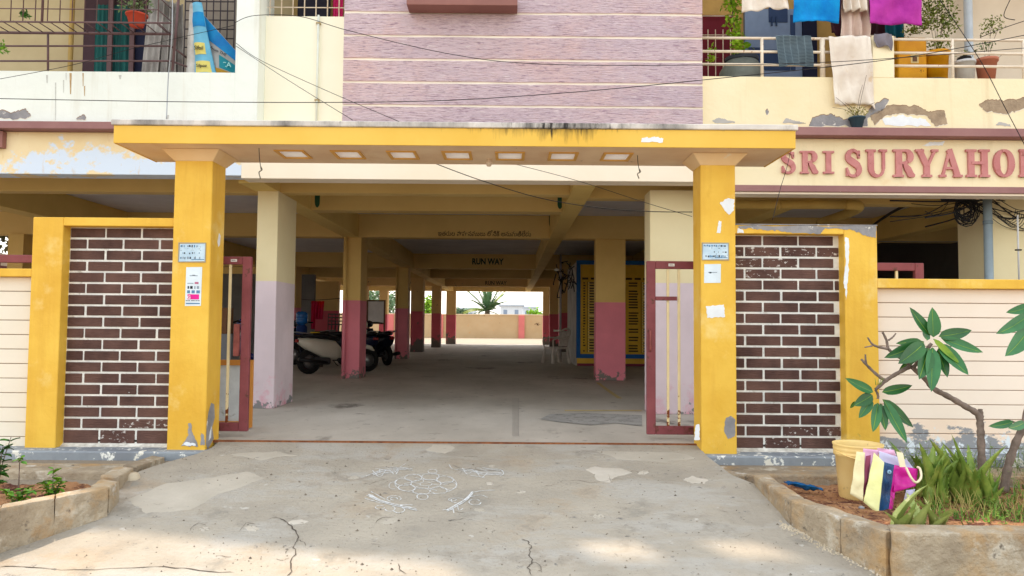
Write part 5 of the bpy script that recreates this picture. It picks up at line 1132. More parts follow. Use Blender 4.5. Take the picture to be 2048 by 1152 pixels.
# cream window grille in recess
WG = thing('window_grille', 'cream window grille above the ivory recessed wall', 'window grille', (at(600, 30, 8.25).x, 8.25, zr))
for px in range(540, 690, 23): a = at(px, 20, 8.25); rod(V(a.x, 8.25, zr), V(a.x, 8.25, zr + 1.2), 0.007, 'bar', steel_cr, WG)
for k in range(1, 6): rod(V(xp, 8.26, zr + 0.02 + 0.16 * k - 0.06), V(xr, 8.26, zr + 0.02 + 0.16 * k - 0.06), 0.006, 'bar', steel_cr, WG)
a = at(595, 20, 8.8); b_ = at(660, 20, 8.8); tag(MB().box(a.x, b_.x, 8.8, 8.83, 3.8, 5.4).obj('dark_curtain', plain('navy_curtain', 34, 32, 48)), 'dark curtain hanging behind the cream window grille', 'curtain')
a = at(666, 20, 8.6); b_ = at(686, 20, 8.6); tag(MB().grid(lambda u, v: V(a.x + (b_.x - a.x) * u, 8.6 + 0.015 * math.sin(u * 25), 3.9 + 1.4 * v), 20, 1).obj('pink_curtain', plain('hot_pink_cloth', 206, 40, 110)), 'hot pink curtain at the edge of the recessed window', 'curtain')
# downpipe
a = at(636, 100, 8.19)
DP = thing('downpipe', 'slim ivory downpipe on the recessed wall', 'pipe', (a.x, 8.18, 3.1))
MB().tube([V(a.x, 8.185, 3.1), V(a.x, 8.185, zr)], 0.013, 10).obj('pipe', plain('ivory_pvc', 226, 232, 224, 0.5), DP)
for y in (200, 46): z = at(636, y, 8.18).z; box('clip', plain('clip_tan', 180, 160, 120), DP, a.x - 0.024, a.x + 0.024, 8.170, 8.214, z - 0.008, z + 0.008)

# ================================================================== BALCONY RIGHT
RL = thing('balcony_railing', 'cream three bar railing of the upper right balcony', 'railing', (3.5, 8.0, zr2))
zrl = [at(1500, y, 8.03).z for y in (75, 102, 128)]
for z in zrl:
    rod(V(xr2, 8.05, z), V(x1745, 8.05, z), 0.016, 'rail', steel_cr, RL); rod(V(x1788, 8.05, z), V(8, 8.05, z), 0.016, 'rail', steel_cr, RL)
for px in (1524, 1645, 1905, 2047):
    a = at(px, 120, 8.05); rod(V(a.x, 8.05, zr2), V(a.x, 8.05, zrl[0]), 0.018 if px != 1645 else 0.03, 'post', steel_cr, RL)
def cloth(name, label, px0, px1, pyt, pyb, Y, m, folds=6, amp=0.02, cat='laundry', group='laundry on the right balcony', pbl=None, pbr=None, wav=3):
    """hanging sheet; corners: top px0..px1, bottom pbl..pbr"""
    pbl = px0 if pbl is None else pbl; pbr = px1 if pbr is None else pbr; sd_ = px0 * 0.01
    def fn(u, v):
        x = (px0 + (px1 - px0) * u) * v + (pbl + (pbr - pbl) * u) * (1 - v); y = pyt * v + (pyb + wav * math.sin(u * 3.3 + sd_) + wav * .6 * math.sin(u * 7)) * (1 - v)
        p = at(x, y, Y); return p + V(0, amp * 1.5 * math.sin(u * folds * 3.14 + sd_ + 1.5 * math.sin(v * 3)) * (1.1 - 0.5 * v) + mnoise.noise(p * 5) * amp * 2 + mnoise.noise(V(p.x * 16, 0, p.z * 5)) * amp * 1.2, mnoise.noise(p * 7) * 0.012)
    o = MB().grid(fn, 60, 26).obj(name, m, solid=0.004); return tag(o, label, cat, group), fn
white_c = mat('white_cotton', S(236, 228, 216), S(220, 208, 196), 4, 0.9, 0.4, 14, bdist=0.02, stains=((S(214, 190, 160), 6, 0.62, 0.72),))
cloth('hanging_cloth', 'white cloth with a scalloped hem on the balcony line', 1484, 1576, -80, 22, 8.0, white_c, 5)
cloth('hanging_cloth', 'bright blue towel hanging on the balcony line', 1586, 1677, -80, 46, 7.98, mat('blue_towel', S(16, 146, 214), S(10, 118, 196), 5, 0.95, 0.6, 60), 2, 0.015)
cloth('hanging_cloth', 'fringed off white shawl hanging long behind the rail', 1688, 1734, -80, 76, 8.12, mat('pinkish_cotton', S(226, 206, 196), S(208, 184, 172), 4, 0.9, 0.4, 14, bdist=0.02), 6, 0.02, pbl=1680, pbr=1738)
cloth('hanging_cloth', 'short white fringed cloth over the long shawl', 1686, 1737, -80, 22, 8.02, white_c, 7, 0.02)
cloth('hanging_cloth', 'purple magenta towel hanging on the balcony line', 1739, 1842, -80, 48, 7.98, mat('purple_towel', S(186, 62, 166), S(160, 44, 146), 5, 0.95, 0.6, 60), 2, 0.015)
cloth('hanging_cloth', 'teal garment hanging behind the purple towel', 1770, 1806, -80, 74, 8.5, plain('teal_cloth', 10, 96, 116), 4)
cloth('hanging_cloth', 'dark maroon garment hanging behind the white shawl', 1660, 1775, -80, 72, 8.7, plain('maroon_cloth', 66, 24, 40), 8)
weave = mat('striped_grey_weave', S(110, 128, 138), S(90, 108, 118), 4, 0.9, 0.3, 20)
o, fn = cloth('door_mat', 'grey striped mat hung over the balcony rail', 1551, 1622, 71, 133, 8.0, weave, 2, 0.01, cat='mat', pbl=1558, pbr=1628, wav=2)
mbs = MB()
for k in range(22):
    v = 0.03 + k * 0.044
    for s in range(5): mbs.grid(lambda u, w_, v=v, s=s: fn((s + 0.06 + 0.88 * u) / 5, v + w_ * 0.016 + 0.012 * u) + V(0, -0.005, 0), 6, 1)
mbs.obj('stripe', plain('dark_weave_line', 44, 58, 72), o); ORIG[o.name] = ORIG[o.name]
o, fn = cloth('hanging_cloth', 'long crumpled white sheet draped over railing and parapet', 1657, 1742, 72, 212, 7.96, white_c, 5, 0.016, pbl=1667, pbr=1752, wav=5)
o, fn = cloth('hanging_cloth', 'grey rag folded over the balcony pier', 1748, 1785, 68, 92, 7.97, plain('grey_rag', 128, 122, 132), 3, 0.012, wav=6)
# balcony back: red window grille, blue door, drum, pots
RW = thing('red_door', 'maroon door behind thin grille at the left of the right balcony', 'door', (at(1430, 140, 9.2).x, 9.2, 3.2))
a = at(1400, 140, 9.27); b_ = at(1466, 140, 9.27); box('door_panel', plain('maroon_door', 110, 20, 40), RW, a.x, b_.x, 9.24, 9.298, 3.2, at(1430, 32, 9.27).z)
for px in (1416, 1431, 1446, 1461): a = at(px, 90, 9.18); rod(V(a.x, 9.18, 3.2), V(a.x, 9.18, 4.75), 0.006, 'grille_bar', steel_cr, RW)
a = at(1400, 70, 9.19); b_ = at(1466, 70, 9.19); rod(a, b_, 0.006, 'grille_bar', steel_cr, RW); rod(at(1400, 32, 9.19), at(1466, 32, 9.19), 0.006, 'grille_bar', steel_cr, RW)
BW = thing('blue_door', 'greyish blue double door at the back of the right balcony', 'door', (at(1540, 140, 9.2).x, 9.2, 3.2))
a = at(1490, 140, 9.25); b_ = at(1604, 140, 9.25); gb = plain('grey_blue_door', 130, 150, 184)
box('door_panel', gb, BW, a.x, b_.x, 9.24, 9.298, 3.2, at(1500, 18, 9.25).z)
for q0, q1, y0, y1 in ((1496, 1520, 95, 125), (1524, 1580, 100, 140), (1538, 1575, 10, 44), (1582, 1590, 30, 140)):
    a = at(q0, y1, 9.23); b_ = at(q1, y0, 9.23); box('window_pane', plain('dark_blue_pane', 50, 70, 110), BW, a.x, b_.x, 9.228, 9.238, a.z, b_.z)
for q in (1544, 1553): a = at(q, 50, 9.22); box('handle', plain('blue_trim', 40, 60, 96), BW, a.x - .01, a.x + .01, 9.215, 9.227, at(q, 50, 9.2).z, at(q, 32, 9.2).z)
a = at(1604, 140, 9.24); b_ = at(1632, 0, 9.24); tag(MB().box(a.x + 0.01, b_.x, 9.22, 9.298, 3.2, 5.2).obj('navy_curtain', plain('dark_navy', 24, 30, 60)), 'narrow navy curtain right of the blue door', 'curtain')
DR = thing('water_drum', 'grey plastic water drum with black lid behind the rail', 'drum', (at(1483, 150, 8.5).x, 8.5, 3.4))
dc = V(at(1483, 150, 8.5).x, 8.5, 3.53)
MB().lathe(dc, [(0.001, 0), (0.24, 0), (0.26, 0.3), (0.25, 0.44), (0.2, 0.52), (0.18, 0.56), (0.001, 0.56)], 28).obj('drum_body', mat('drum_grey', S(124, 130, 126), S(104, 110, 106), 6, .6, .1), DR)
MB().lathe(dc, [(0.19, 0.56), (0.195, 0.60), (0.1, 0.64), (0.001, 0.65)], 24).obj('lid', plain('lid_dark', 56, 62, 72), DR)
def vine():
    c = at(1470, 50, 8.35); P = thing('climbing_vine', 'yellow green money plant vine climbing behind the rail', 'plant', (c.x, 8.35, 3.7))
    for k, (px, py, rx, rz) in enumerate(((1462, 5, .11, .12), (1466, 40, .10, .14), (1474, 75, .09, .13), (1482, 95, .14, .07), (1425, 110, .06, .12))): fol(P, at(px, py, 8.35), rx, rz, 90 if k < 4 else 40, 0.07, mat('vine_leaf', S(166, 200, 50), S(110, 160, 40), 8, .5, 0), k, ry=0.08)
    MB().tube([at(1460, -60, 8.36), at(1466, 40, 8.37), at(1480, 110, 8.36)], 0.006, 6).obj('stem', bark, P)
vine()
def bushpot(): pass
can_m = mat('mustard_yellow_plastic', S(230, 166, 20), S(206, 140, 16), 5, 0.5, 0.1, stains=((S(90, 60, 20), 9, 0.66, 0.7),))
zf = 3.81
a = at(1792, 150, 8.35); b_ = at(1850, 150, 8.35)
CN = thing('oil_can', 'square yellow oil tin standing behind the right railing', 'tin', ((a.x + b_.x) / 2, 8.4, zf)); box('tin_body', can_m, CN, a.x, b_.x, 8.3, 8.6, zf, at(1820, 78, 8.35).z, bevel=0.012)
q = at(1830, 118, 8.3); box('label', plain('label_cream', 226, 200, 140), CN, q.x - 0.05, q.x + 0.04, 8.296, 8.299, q.z - 0.05, q.z + 0.05); box('label_centre', plain('label_brown', 110, 80, 60), CN, q.x - 0.03, q.x + 0.02, 8.292, 8.295, q.z - 0.03, q.z + 0.03)
c = V(at(1873, 150, 8.35).x, 8.35, zf); PT = pot(c, 0.11, 0.135, at(1873, 106, 8.35).z - zf, can_m, 'round yellow tub used as a planter behind the railing', rim=0.1)
leaf_ol = mat('olive_leaf', S(130, 140, 60), S(84, 104, 40), 8, .6, 0)
for k, (px, py, rx, rz, n) in enumerate(((1868, 20, .28, .22, 620), (1845, 50, .18, .10, 220), (1895, 45, .15, .14, 260), (1880, 85, .14, .1, 160), (1820, 62, .08, .05, 80))): fol(PT, at(px, py, 8.3), rx, rz, n, 0.04, leaf_ol, 20 + k, ry=0.12)
twigs(PT, c + V(0, 0, .3), [at(1850, 5, 8.3), at(1875, -10, 8.3), at(1895, 10, 8.3), at(1865, 30, 8.25), at(1885, 40, 8.3)])
c = V(at(1929, 150, 8.35).x, 8.35, zf); W2 = thing('white_bucket', 'white plastic bucket planter between yellow tub and terracotta pot', 'bucket', c)
MB().lathe(c, [(0.001, 0), (0.095, 0), (0.11, 0.22), (0.118, 0.22), (0.118, 0.25), (0.10, 0.25), (0.001, 0.23)], 24).obj('bucket_body', plain('white_plastic', 222, 224, 226, 0.4), W2)
MB().lathe(c + V(0, 0, 0.25), [(0.09, 0), (0.07, 0.05), (0.001, 0.08)], 14).obj('black_liner', black_m, W2)
fol(W2, c + V(0.02, -.02, 0.34), 0.12, 0.06, 60, 0.04, leaf_ol, 3)
c = V(at(1973, 150, 8.35).x, 8.35, zf); P = pot(c, 0.08, 0.115, at(1973, 119, 8.35).z - zf, plain('dusty_terracotta', 196, 124, 100), 'dusty terracotta pot with a wispy plant on the right balcony')
fol(P, at(1985, 50, 8.35), 0.15, 0.12, 160, 0.035, leaf_ol, 5); fol(P, at(1975, 90, 8.35), 0.12, 0.05, 60, 0.035, mat('greyish_leaf', (0, 0, 0)), 6)
twigs(P, c + V(0, 0, .15), [at(1985, 30, 8.35), at(1960, 70, 8.35), at(2000, 50, 8.35), at(2010, 105, 8.33)])
a = at(1860, 147, 8.2); tag(MB().lathe(V(a.x, 8.25, zr2 - 0.03), [(0.001, 0), (0.2, 0.03), (0.22, 0.05), (0.2, 0.055), (0.001, 0.03)], 28).obj('tray', plain('dark_tray', 70, 70, 72, 0.4)), 'dark metal tray below the yellow oil tin', 'tray')
a = at(1942, 60, 9.1); b_ = at(1950, 60, 9.1)
tag(MB().tube([V(a.x, 9.15, 3.2), V(a.x, 9.15, 6)], 0.05, 14).obj('drain_pipe', plain('pale_blue_pvc', 196, 208, 222, .5)), 'pale blue drain pipe on the right balcony wall', 'pipe')
# pot on the ledge
c = at(1714, 251, 7.93); c.z = 3.158; P = pot(c, 0.05, 0.082, 0.125, plain('slate_blue_pot', 62, 86, 102), 'slate blue pot with a straggly plant on the mauve ledge')
fol(P, c + V(0, 0, 0.19), 0.15, 0.06, 130, 0.028, mat('straw_leaf', S(170, 160, 84), S(130, 126, 60), 9, .7, 0), 9, ry=0.06)
twigs(P, c + V(0, 0, .12), [at(1733, 150, 7.9), at(1672, 195, 7.9), at(1750, 205, 7.9), at(1690, 205, 7.9), at(1725, 170, 7.9), at(1665, 215, 7.9)], r=0.0025)
# balcony ceiling items / cables
def wire(label, pts, r=0.004, group='cables strung across the facade', m=cable_m, n=8, name='cable'):
    return tag(MB().tube(spline(pts, n), r, 5).obj(name, m), label, 'cable', group)
wire('cable crossing the white wall and rising over the lavender wall', [at(-60, 196, 7.3), at(400, 204, 7.3), at(820, 203, 7.3), at(1100, 188, 7.3), at(1405, 160, 7.35), at(1800, 116, 7.4), at(2100, 60, 7.4)])
wire('cable sagging from the pier across the lavender wall to the railing', [at(470, 45, 7.95), at(510, 31, 7.9), at(600, 33, 7.85), at(700, 62, 7.6), at(900, 108, 7.4), at(1080, 128, 7.3), at(1400, 130, 7.3), at(1700, 122, 7.4), at(2100, 92, 7.6)], 0.0035)
wire('upper of two thin cables sloping down to the canopy from the sacks', [at(472, 86, 7.98), at(520, 120, 7.85), at(650, 180, 7.4), at(800, 244, 6.7)], 0.003)
wire('lower of two thin cables sloping down to the canopy from the sacks', [at(472, 92, 7.98), at(560, 150, 7.7), at(640, 200, 7.3), at(705, 240, 6.75)], 0.003)
wire('thin cable climbing from left over the white parapet to the sacks', [at(-40, 165, 7.8), at(140, 131, 7.8), at(270, 96, 7.8), at(470, 50, 7.96)], 0.003)
wire('vertical grey cable over the left parapet', [at(345, -40, 7.66), at(344, 70, 7.68), at(337, 150, 7.9), at(333, 238, 7.84)], 0.006, m=plain('pale_cable', 176, 182, 190))
wire('cable sagging under the canopy to the right pillar', [at(860, 323, 6.65), at(960, 360, 6.9), at(1080, 396, 7.2), at(1200, 416, 7.2), at(1300, 423, 6.9), at(1384, 424, 6.45)], 0.004)
wire('thin cable running down right beneath the canopy', [at(1005, 322, 6.65), at(1150, 360, 6.9), at(1290, 405, 6.9), at(1384, 433, 6.45)], 0.0025)
wire('cable slanting down across the sign letters', [at(1590, 262, 7.8), at(1575, 330, 7.6), at(1560, 380, 7.2), at(1545, 440, 6.7)], 0.003)
wire('cable slanting down the right edge over the parapet', [at(1880, 0, 7.6), at(1960, 120, 7.7), at(2010, 215, 7.7), at(2060, 310, 7.8)], 0.004)
wire('loose cable on the wall in the top right corner', [at(2020, 0, 8.9), at(2008, 32, 8.9), at(2030, 40, 8.9)], 0.005)
wire('cable rising right from the pots', [at(1960, 75, 7.9), at(2010, 55, 7.8), at(2070, 35, 7.7)], 0.004)

# ================================================================== UNDER THE CANOPY
BL = thing('light_bulb', 'bare white bulb hanging in its holder under the canopy', 'bulb', at(978, 325, 6.45))
bp = at(978, 326, 6.45)
MB().lathe(bp, [(0.001, -0.034), (0.018, -0.028), (0.027, -0.008), (0.026, 0.008), (0.016, 0.028), (0.013, 0.036)], 18).obj('bulb_glass', plain('milky_glass', 228, 214, 196, .3), BL)
MB().lathe(bp, [(0.014, 0.034), (0.016, 0.04), (0.016, 0.062), (0.001, 0.066)], 12).obj('holder', plain('holder_brown', 120, 92, 60), BL)
MB().tube([bp + V(0, 0, .06), V(bp.x, bp.y, cz0)], 0.004, 5).obj('cord', cable_m, BL)
for px, py0, py1, lab in ((519, 296, 357, 'knotted wire hook hanging near the left capital'), (1276, 311, 357, 'thin wire hook hanging near the right capital')):
    a = atz(px - 1, py0, cz0); H_ = thing('wire_hook', lab, 'wire', a, 'wires hanging from the canopy')
    Yh = a.y; MB().tube(spline([a, at(px, (py0 * 2 + py1) / 3, Yh), at(px + 3, (py0 + py1 * 2.5) / 3.5, Yh)], 4), 0.003, 5).obj('wire', cable_m, H_)
    MB().tube(spline([at(px + 2, (py0 + py1 * 2) / 3 - 4, Yh), at(px + 5, (py0 + py1 * 3) / 4 - 2, Yh), at(px - 1, (py0 + py1 * 4) / 5, Yh), at(px + 2, py1, Yh)], 4), 0.005, 5).obj('knot', plain('knot_grey', 130, 124, 112), H_)

# ================================================================== INTERIOR ITEMS
pl = spline([atz(1195, 765, 0.003), atz(1215, 780, 0.003), atz(1240, 797, 0.003)], 6)
yl = plain('faded_yellow_line', 196, 178, 128, 0.9)
def strip(pts, w_, nm, m):
    mb = MB(); n = len(pts); mb.add([p + V(-w_, 0, 0) for p in pts] + [p + V(w_, 0, 0) for p in pts], [(i, i + 1, n + i + 1, n + i) for i in range(n - 1)]); mb.obj(nm, m, floor)
strip(pl, 0.035, 'painted_line', yl)
a = atz(1130, 822, 0.003); b = atz(1285, 822, 0.003); MB().add([a, b, b + V(0, .12, 0), a + V(0, .12, 0)], [(0, 1, 2, 3)]).obj('painted_line', yl, floor)
q = [(1080, 838), (1100, 828), (1160, 826), (1230, 828), (1284, 830), (1284, 852), (1230, 846), (1180, 850), (1120, 844)]
MB().add([atz(x, y, 0.005) for x, y in q], [tuple(range(len(q)))]).obj('damp_patch', mat('damp_concrete', S(160, 158, 154), S(140, 138, 134), 5, .85, .3, stains=((S(110, 108, 104), 12, .56, .62),)), floor)
# notice boards
def noticeboard(px0, px1, py0, py1, label, Y=18.12, header=0.1):
    a = at(px0, py1, Y); b = at(px1, py0, Y); T_ = thing('notice_board', label, 'notice board', ((a.x + b.x) / 2, Y, a.z), 'painted name boards in the car park')
    box('board', plain('board_ochre', 214, 170, 50), T_, a.x, b.x, Y - 0.02, Y + 0.028, a.z, b.z); fb = plain('board_blue', 24, 92, 160); t = 0.10
    for q in ((a.x, a.x + t, a.z, b.z), (b.x - t, b.x, a.z, b.z), (a.x + t, b.x - t, a.z, a.z + t), (a.x + t, b.x - t, b.z - t, b.z)): box('frame', fb, T_, q[0], q[1], Y - 0.035, Y - 0.021, q[2], q[3])
    r = random.Random(px0); blk = plain('board_script', 60, 44, 16); x0 = a.x + t + 0.04; wdt = b.x - a.x - 2 * t - 0.08; zt_ = b.z - t - 0.42; rows = 26; hz = (zt_ - a.z - t - 0.04) / rows
    pr = MB(); pl_ = MB()
    for k in range(rows):
        z = zt_ - hz * k
        for c0_, c1_, ch in ((0.01, 0.03, .9), (0.06, 0.11, .95), (0.15, 0.19, .6), (0.28, 0.33, .7), (0.38, 0.46, .9), (0.50, 0.55, .9), (0.6, .66, .6), (0.75, 0.8, .9), (0.85, 0.97, .5)):
            if r.random() < ch: pr.box(x0 + wdt * c0_, x0 + wdt * (c1_ - r.uniform(0, .01)), Y - 0.0235, Y - 0.021, z - hz * 0.72, z - hz * 0.2)
            if c0_ in (0.06, 0.50): pl_.box(x0 + wdt * (c0_ - .01), x0 + wdt * (c1_ + .01), Y - 0.0225, Y - 0.0205, z - hz * 0.86, z - hz * 0.12)
    for c0_ in (0.042, 0.13, 0.48, 0.57): pr.box(x0 + wdt * c0_, x0 + wdt * c0_ + 0.012, Y - 0.0238, Y - 0.021, a.z + t + 0.04, zt_)
    for k in range(14): pr.box(x0 + wdt * k / 14, x0 + wdt * (k + 0.7) / 14, Y - 0.0235, Y - 0.021, zt_ + 0.05, zt_ + 0.10)
    pl_.obj('name_strips', plain('strip_pale', 226, 206, 130), T_, kind='stuff'); pr.obj('lettering', blk, T_, kind='stuff')
noticeboard(1152, 1420, 523, 716, 'blue framed yellow name board on the room wall behind the pink column')
# plastic chair
def chair(base, rz, label):
    T_ = thing('plastic_chair', label, 'chair', base); b = Vector(base); pm = mat('grey_white_plastic', S(206, 196, 188), S(184, 174, 166), 5, 0.5, 0.05); M_ = Matrix.Rotation(rz, 3, 'Z')
    def add(nm, mb):
        for v in mb.v:
            q = M_ @ v; v.x, v.y, v.z = q.x + b.x, q.y + b.y, q.z + b.z
        return mb.obj(nm, pm, T_, bevel=0.0)
    add('seat', MB().grid(lambda u, v: V((u - .5) * 0.46, (v - .5) * 0.44, 0.42 - 0.02 * math.sin(math.pi * u) * math.sin(math.pi * v)), 8, 8).box(-.23, .23, -.22, -.20, .36, .42).box(-.23, -.21, -.2, .2, .37, .42).box(.21, .23, -.2, .2, .37, .42))
    for sx in (-1, 1):
        for sy in (-1, 1): add('leg', MB().bar((sx * .21, sy * .20, .42), (sx * .26, sy * .26, 0), 0.065, 0.05))
        add('armrest', MB().tube(spline([(sx * .23, -.22, .42), (sx * .26, -.24, .60), (sx * .27, -.1, .65), (sx * .26, .15, .66), (sx * .22, .24, .70)], 5), 0.02, 6))
    bk = MB()
    for k in range(6): x = -0.17 + k * 0.068; bk.tube(spline([(x, .21, .44), (x * 1.05, .26, .65), (x * 1.05, .30, .84)], 4), 0.021, 5)
    bk.tube(spline([(-.22, .22, .60), (-.21, .29, .78), (-.12, .32, .88), (.12, .32, .88), (.21, .29, .78), (.22, .22, .60)], 6), 0.024, 6); bk.tube([(-.2, .215, .46), (.2, .215, .46)], 0.02, 6)
    add('backrest', bk); return T_, M_
cb_ = atz(1112, 726, 0); chair((cb_.x, cb_.y, 0), R(-62), 'grey white plastic armchair standing by the name boards')
a = at(1112, 660, cb_.y); tag(MB().grid(lambda u, v: V(a.x + 0.1 * (u - .3) * 2, a.y + .1 * v, a.z - 0.06 * abs(v - .5) + 0.03 * mnoise.noise(V(u * 5, v * 5, 1))), 10, 8).obj('cloth_bundle', white_c, solid=0.02), 'pale cloth draped over the back of the plastic chair', 'cloth')
# cables & meter tangle near the room
TG = thing('cable_tangle', 'tangle of black cables hanging at the corner of the room', 'cables', at(1130, 540, 17.6))
r = random.Random(5)
for i in range(24):
    x = r.uniform(1112, 1146); y = r.uniform(520, 560); p = at(x, y, 17.6 + r.uniform(-.2, .3)); q = p + V(r.uniform(-.12, .12), r.uniform(-.1, .1), r.uniform(-.55, .05)); MB().tube(spline([p, p.lerp(q, .5) + V(r.uniform(-.1, .1), 0, r.uniform(-.25, .05)), q], 4), 0.013, 5).obj('cable', cable_m, TG)
tag(MB().lathe(at(1113, 540, 17.3), [(0.001, -.03), (0.05, -.02), (0.06, .02), (0.001, .04)], 12).obj('ceiling_lamp', plain('pale_lamp_shell', 236, 236, 226, .3)), 'small round pale lamp among the cables', 'lamp')
p = at(1121, 600, 20); tag(MB().tube([V(p.x, 20, 0), V(p.x, 20, 2.9)], 0.03, 8).obj('pipe', plain('grey_pvc', 178, 172, 176, .5)), 'thin grey pipe standing at the room corner', 'pipe')
# pipes beside left columns
for px, Y, m_, lab in ((686, 13.4, col_in, 'painted rain pipe on the second left column'), (791, 20.8, col_in, 'painted rain pipe on the third left column')):
    p = at(px, 700, Y); tag(MB().tube([V(p.x, Y + 0.05, 0), V(p.x, Y + 0.05, ZS)], 0.035, 10).obj('rain_pipe', m_), lab, 'pipe', 'rain pipes on the left columns')
# scooters
def scooter(base, rz, body, label, scale=1.0, cover=False):
    T_ = thing('scooter', label, 'scooter', base, 'scooters parked in the left bay'); b = Vector(base); M_ = Matrix.Rotation(rz, 3, 'Z') * scale
    def add(nm, mb, m, **k):
        for v in mb.v:
            q = M_ @ v; v.x, v.y, v.z = q.x + b.x, q.y + b.y, q.z + b.z
        return mb.obj(nm, m, T_, **k)
    # local: x forward, y left, z up; length ~1.7
    def loft(secs, n=14):
        mb = MB(); vs = []; fs = []
        for (x, z, hw, hh) in secs:
            for k in range(n):
                a = 2 * math.pi * k / n; ca, sa = math.cos(a), math.sin(a)
                vs.append(V(x, hw * math.copysign(abs(ca) ** 0.8, ca), z + hh * math.copysign(abs(sa) ** 0.8, sa)))
        for i in range(len(secs) - 1):
            for k in range(n): a = i * n + k; c = i * n + (k + 1) % n; fs.append((a, c, c + n, a + n))
        mb.add(vs, fs, True); return mb
    add('body', loft([(-0.88, 0.66, 0.01, 0.01), (-0.84, 0.64, 0.08, 0.06), (-0.65, 0.58, 0.15, 0.13), (-0.35, 0.50, 0.17, 0.19), (-0.1, 0.46, 0.16, 0.2), (0.02, 0.40, 0.12, 0.14), (0.05, 0.36, 0.02, 0.02)]), body)
    add('floorboard', MB().box(-0.05, 0.42, -0.15, 0.15, 0.24, 0.30), black_m)
    add('front_shield', MB().grid(lambda u, v: V(0.42 + 0.14 * v - 0.05 * math.cos((u - .5) * 3), (u - .5) * (0.42 - 0.1 * v), 0.25 + 0.62 * v), 10, 8), body, solid=0.02)
    add('front_fender', loft([(0.50, 0.46, 0.03, 0.03), (0.62, 0.52, 0.07, 0.05), (0.75, 0.48, 0.07, 0.05), (0.84, 0.40, 0.02, 0.02)]), body)
    add('seat', loft([(-0.80, 0.74, 0.03, 0.02), (-0.70, 0.76, 0.11, 0.05), (-0.35, 0.74, 0.14, 0.06), (-0.02, 0.68, 0.12, 0.05), (0.04, 0.66, 0.02, 0.02)]), black_m)
    add('headlight_cowl', loft([(0.44, 0.98, 0.03, 0.03), (0.50, 0.98, 0.14, 0.09), (0.60, 0.97, 0.12, 0.08), (0.64, 0.96, 0.02, 0.02)]), body)
    add('handlebar', MB().tube(spline([(0.38, -0.34, 1.0), (0.46, -0.2, 1.02), (0.5, 0, 1.0), (0.46, 0.2, 1.02), (0.38, 0.34, 1.0)], 5), 0.016, 6), black_m)
    for x in (-0.62, 0.68):
        w_ = add('wheel', MB().lathe((x, 0, 0.24), [(0.14, -.05), (0.2, -.055), (0.24, -.03), (0.245, 0), (0.24, .03), (0.2, .055), (0.14, .05), (0.14, -.05)], 22, 'Y'), rubber)
        add('hub', MB().lathe((x, 0, 0.24), [(0.001, -.04), (0.139, -.03), (0.139, .03), (0.001, .04)], 12, 'Y'), chrome)
    add('engine', MB().box(-0.62, -0.2, -0.12, 0.10, 0.18, 0.32), plain('engine_grey', 60, 60, 62, .5), bevel=0.03)
    add('exhaust', MB().tube([(-0.3, -0.14, 0.22), (-0.9, -0.17, 0.30)], [0.03, 0.045], 10), black_m)
    add('stand', MB().tube(spline([(-0.3, 0.12, 0.2), (-0.45, 0.17, 0.05), (-0.52, 0.2, 0.01)], 3), 0.012, 6), black_m)
    add('grab_rail', MB().tube(spline([(-0.6, -0.12, 0.78), (-0.9, -0.1, 0.82), (-0.92, 0, 0.82), (-0.9, 0.1, 0.82), (-0.6, 0.12, 0.78)], 5), 0.012, 6), chrome)
    add('rear_light', MB().box(-0.895, -0.86, -0.06, 0.06, 0.62, 0.68), plain('red_lens', 150, 20, 20, .3), bevel=0.008)
creamp = mat('cream_scooter_paint', S(206, 204, 190), S(196, 192, 178), 2, 0.3, 0.0, spec=0.6); bluep = mat('dark_blue_scooter_paint', S(30, 44, 110), S(20, 30, 80), 2, 0.25, 0, spec=0.6)
scooter((at(676, 700, 15.0).x, 15.0, 0), R(40), creamp, 'cream scooter parked behind the second left column')
p = atz(470, 745, 0); scooter((-6.2, 15.2, 0), R(100), bluep, 'dark blue scooter seen through the left gate leaf') if False else None
q = at(478, 700, 10.6); scooter((q.x - 0.55, 10.7, 0), R(20), bluep, 'dark blue scooter seen through the left gate leaf')
scooter((at(640, 700, 17.5).x, 17.6, 0), R(170), plain('black_scooter_paint', 28, 32, 46, .3), 'black scooter in the shade beyond the cream scooter')
# covered vehicle between columns
scooter((at(752, 700, 18.2).x, 18.2, 0), R(125), plain('black_scooter_paint', 28, 32, 46, .3), 'black scooter between the second and third left columns', 1.0)
scooter((at(728, 700, 17.6).x, 17.6, 0), R(118), plain('navy_scooter_paint', 30, 36, 62, .3), 'navy scooter just right of the second left column', 1.0)
scooter((at(618, 700, 18.4).x, 18.4, 0), R(140), plain('black_scooter_paint', 28, 32, 46, .3), 'black scooter parked beside the dark table', 1.0)
# whiteboard
a = at(736, 645, 19.8); b_ = at(768, 603, 19.8); WB = thing('white_board', 'old white board in a wooden frame leaning behind the covered motorbike', 'board', ((a.x + b_.x) / 2, 19.8, a.z - 0.5))
box('panel', plain('white_board_face', 226, 222, 220), WB, a.x, b_.x, 19.8, 19.82, a.z, b_.z); fm = plain('frame_brown', 110, 80, 60)
for q in ((a.x - .04, a.x, a.z - .04, b_.z + .04), (b_.x, b_.x + .04, a.z - .04, b_.z + .04), (a.x, b_.x, b_.z, b_.z + .04), (a.x, b_.x, a.z - .04, a.z)): box('frame', fm, WB, q[0], q[1], 19.78, 19.83, q[2], q[3])
for x in (a.x, b_.x): MB().bar((x, 19.9, a.z), (x, 20.0, 0), 0.04).obj('leg', fm, WB)
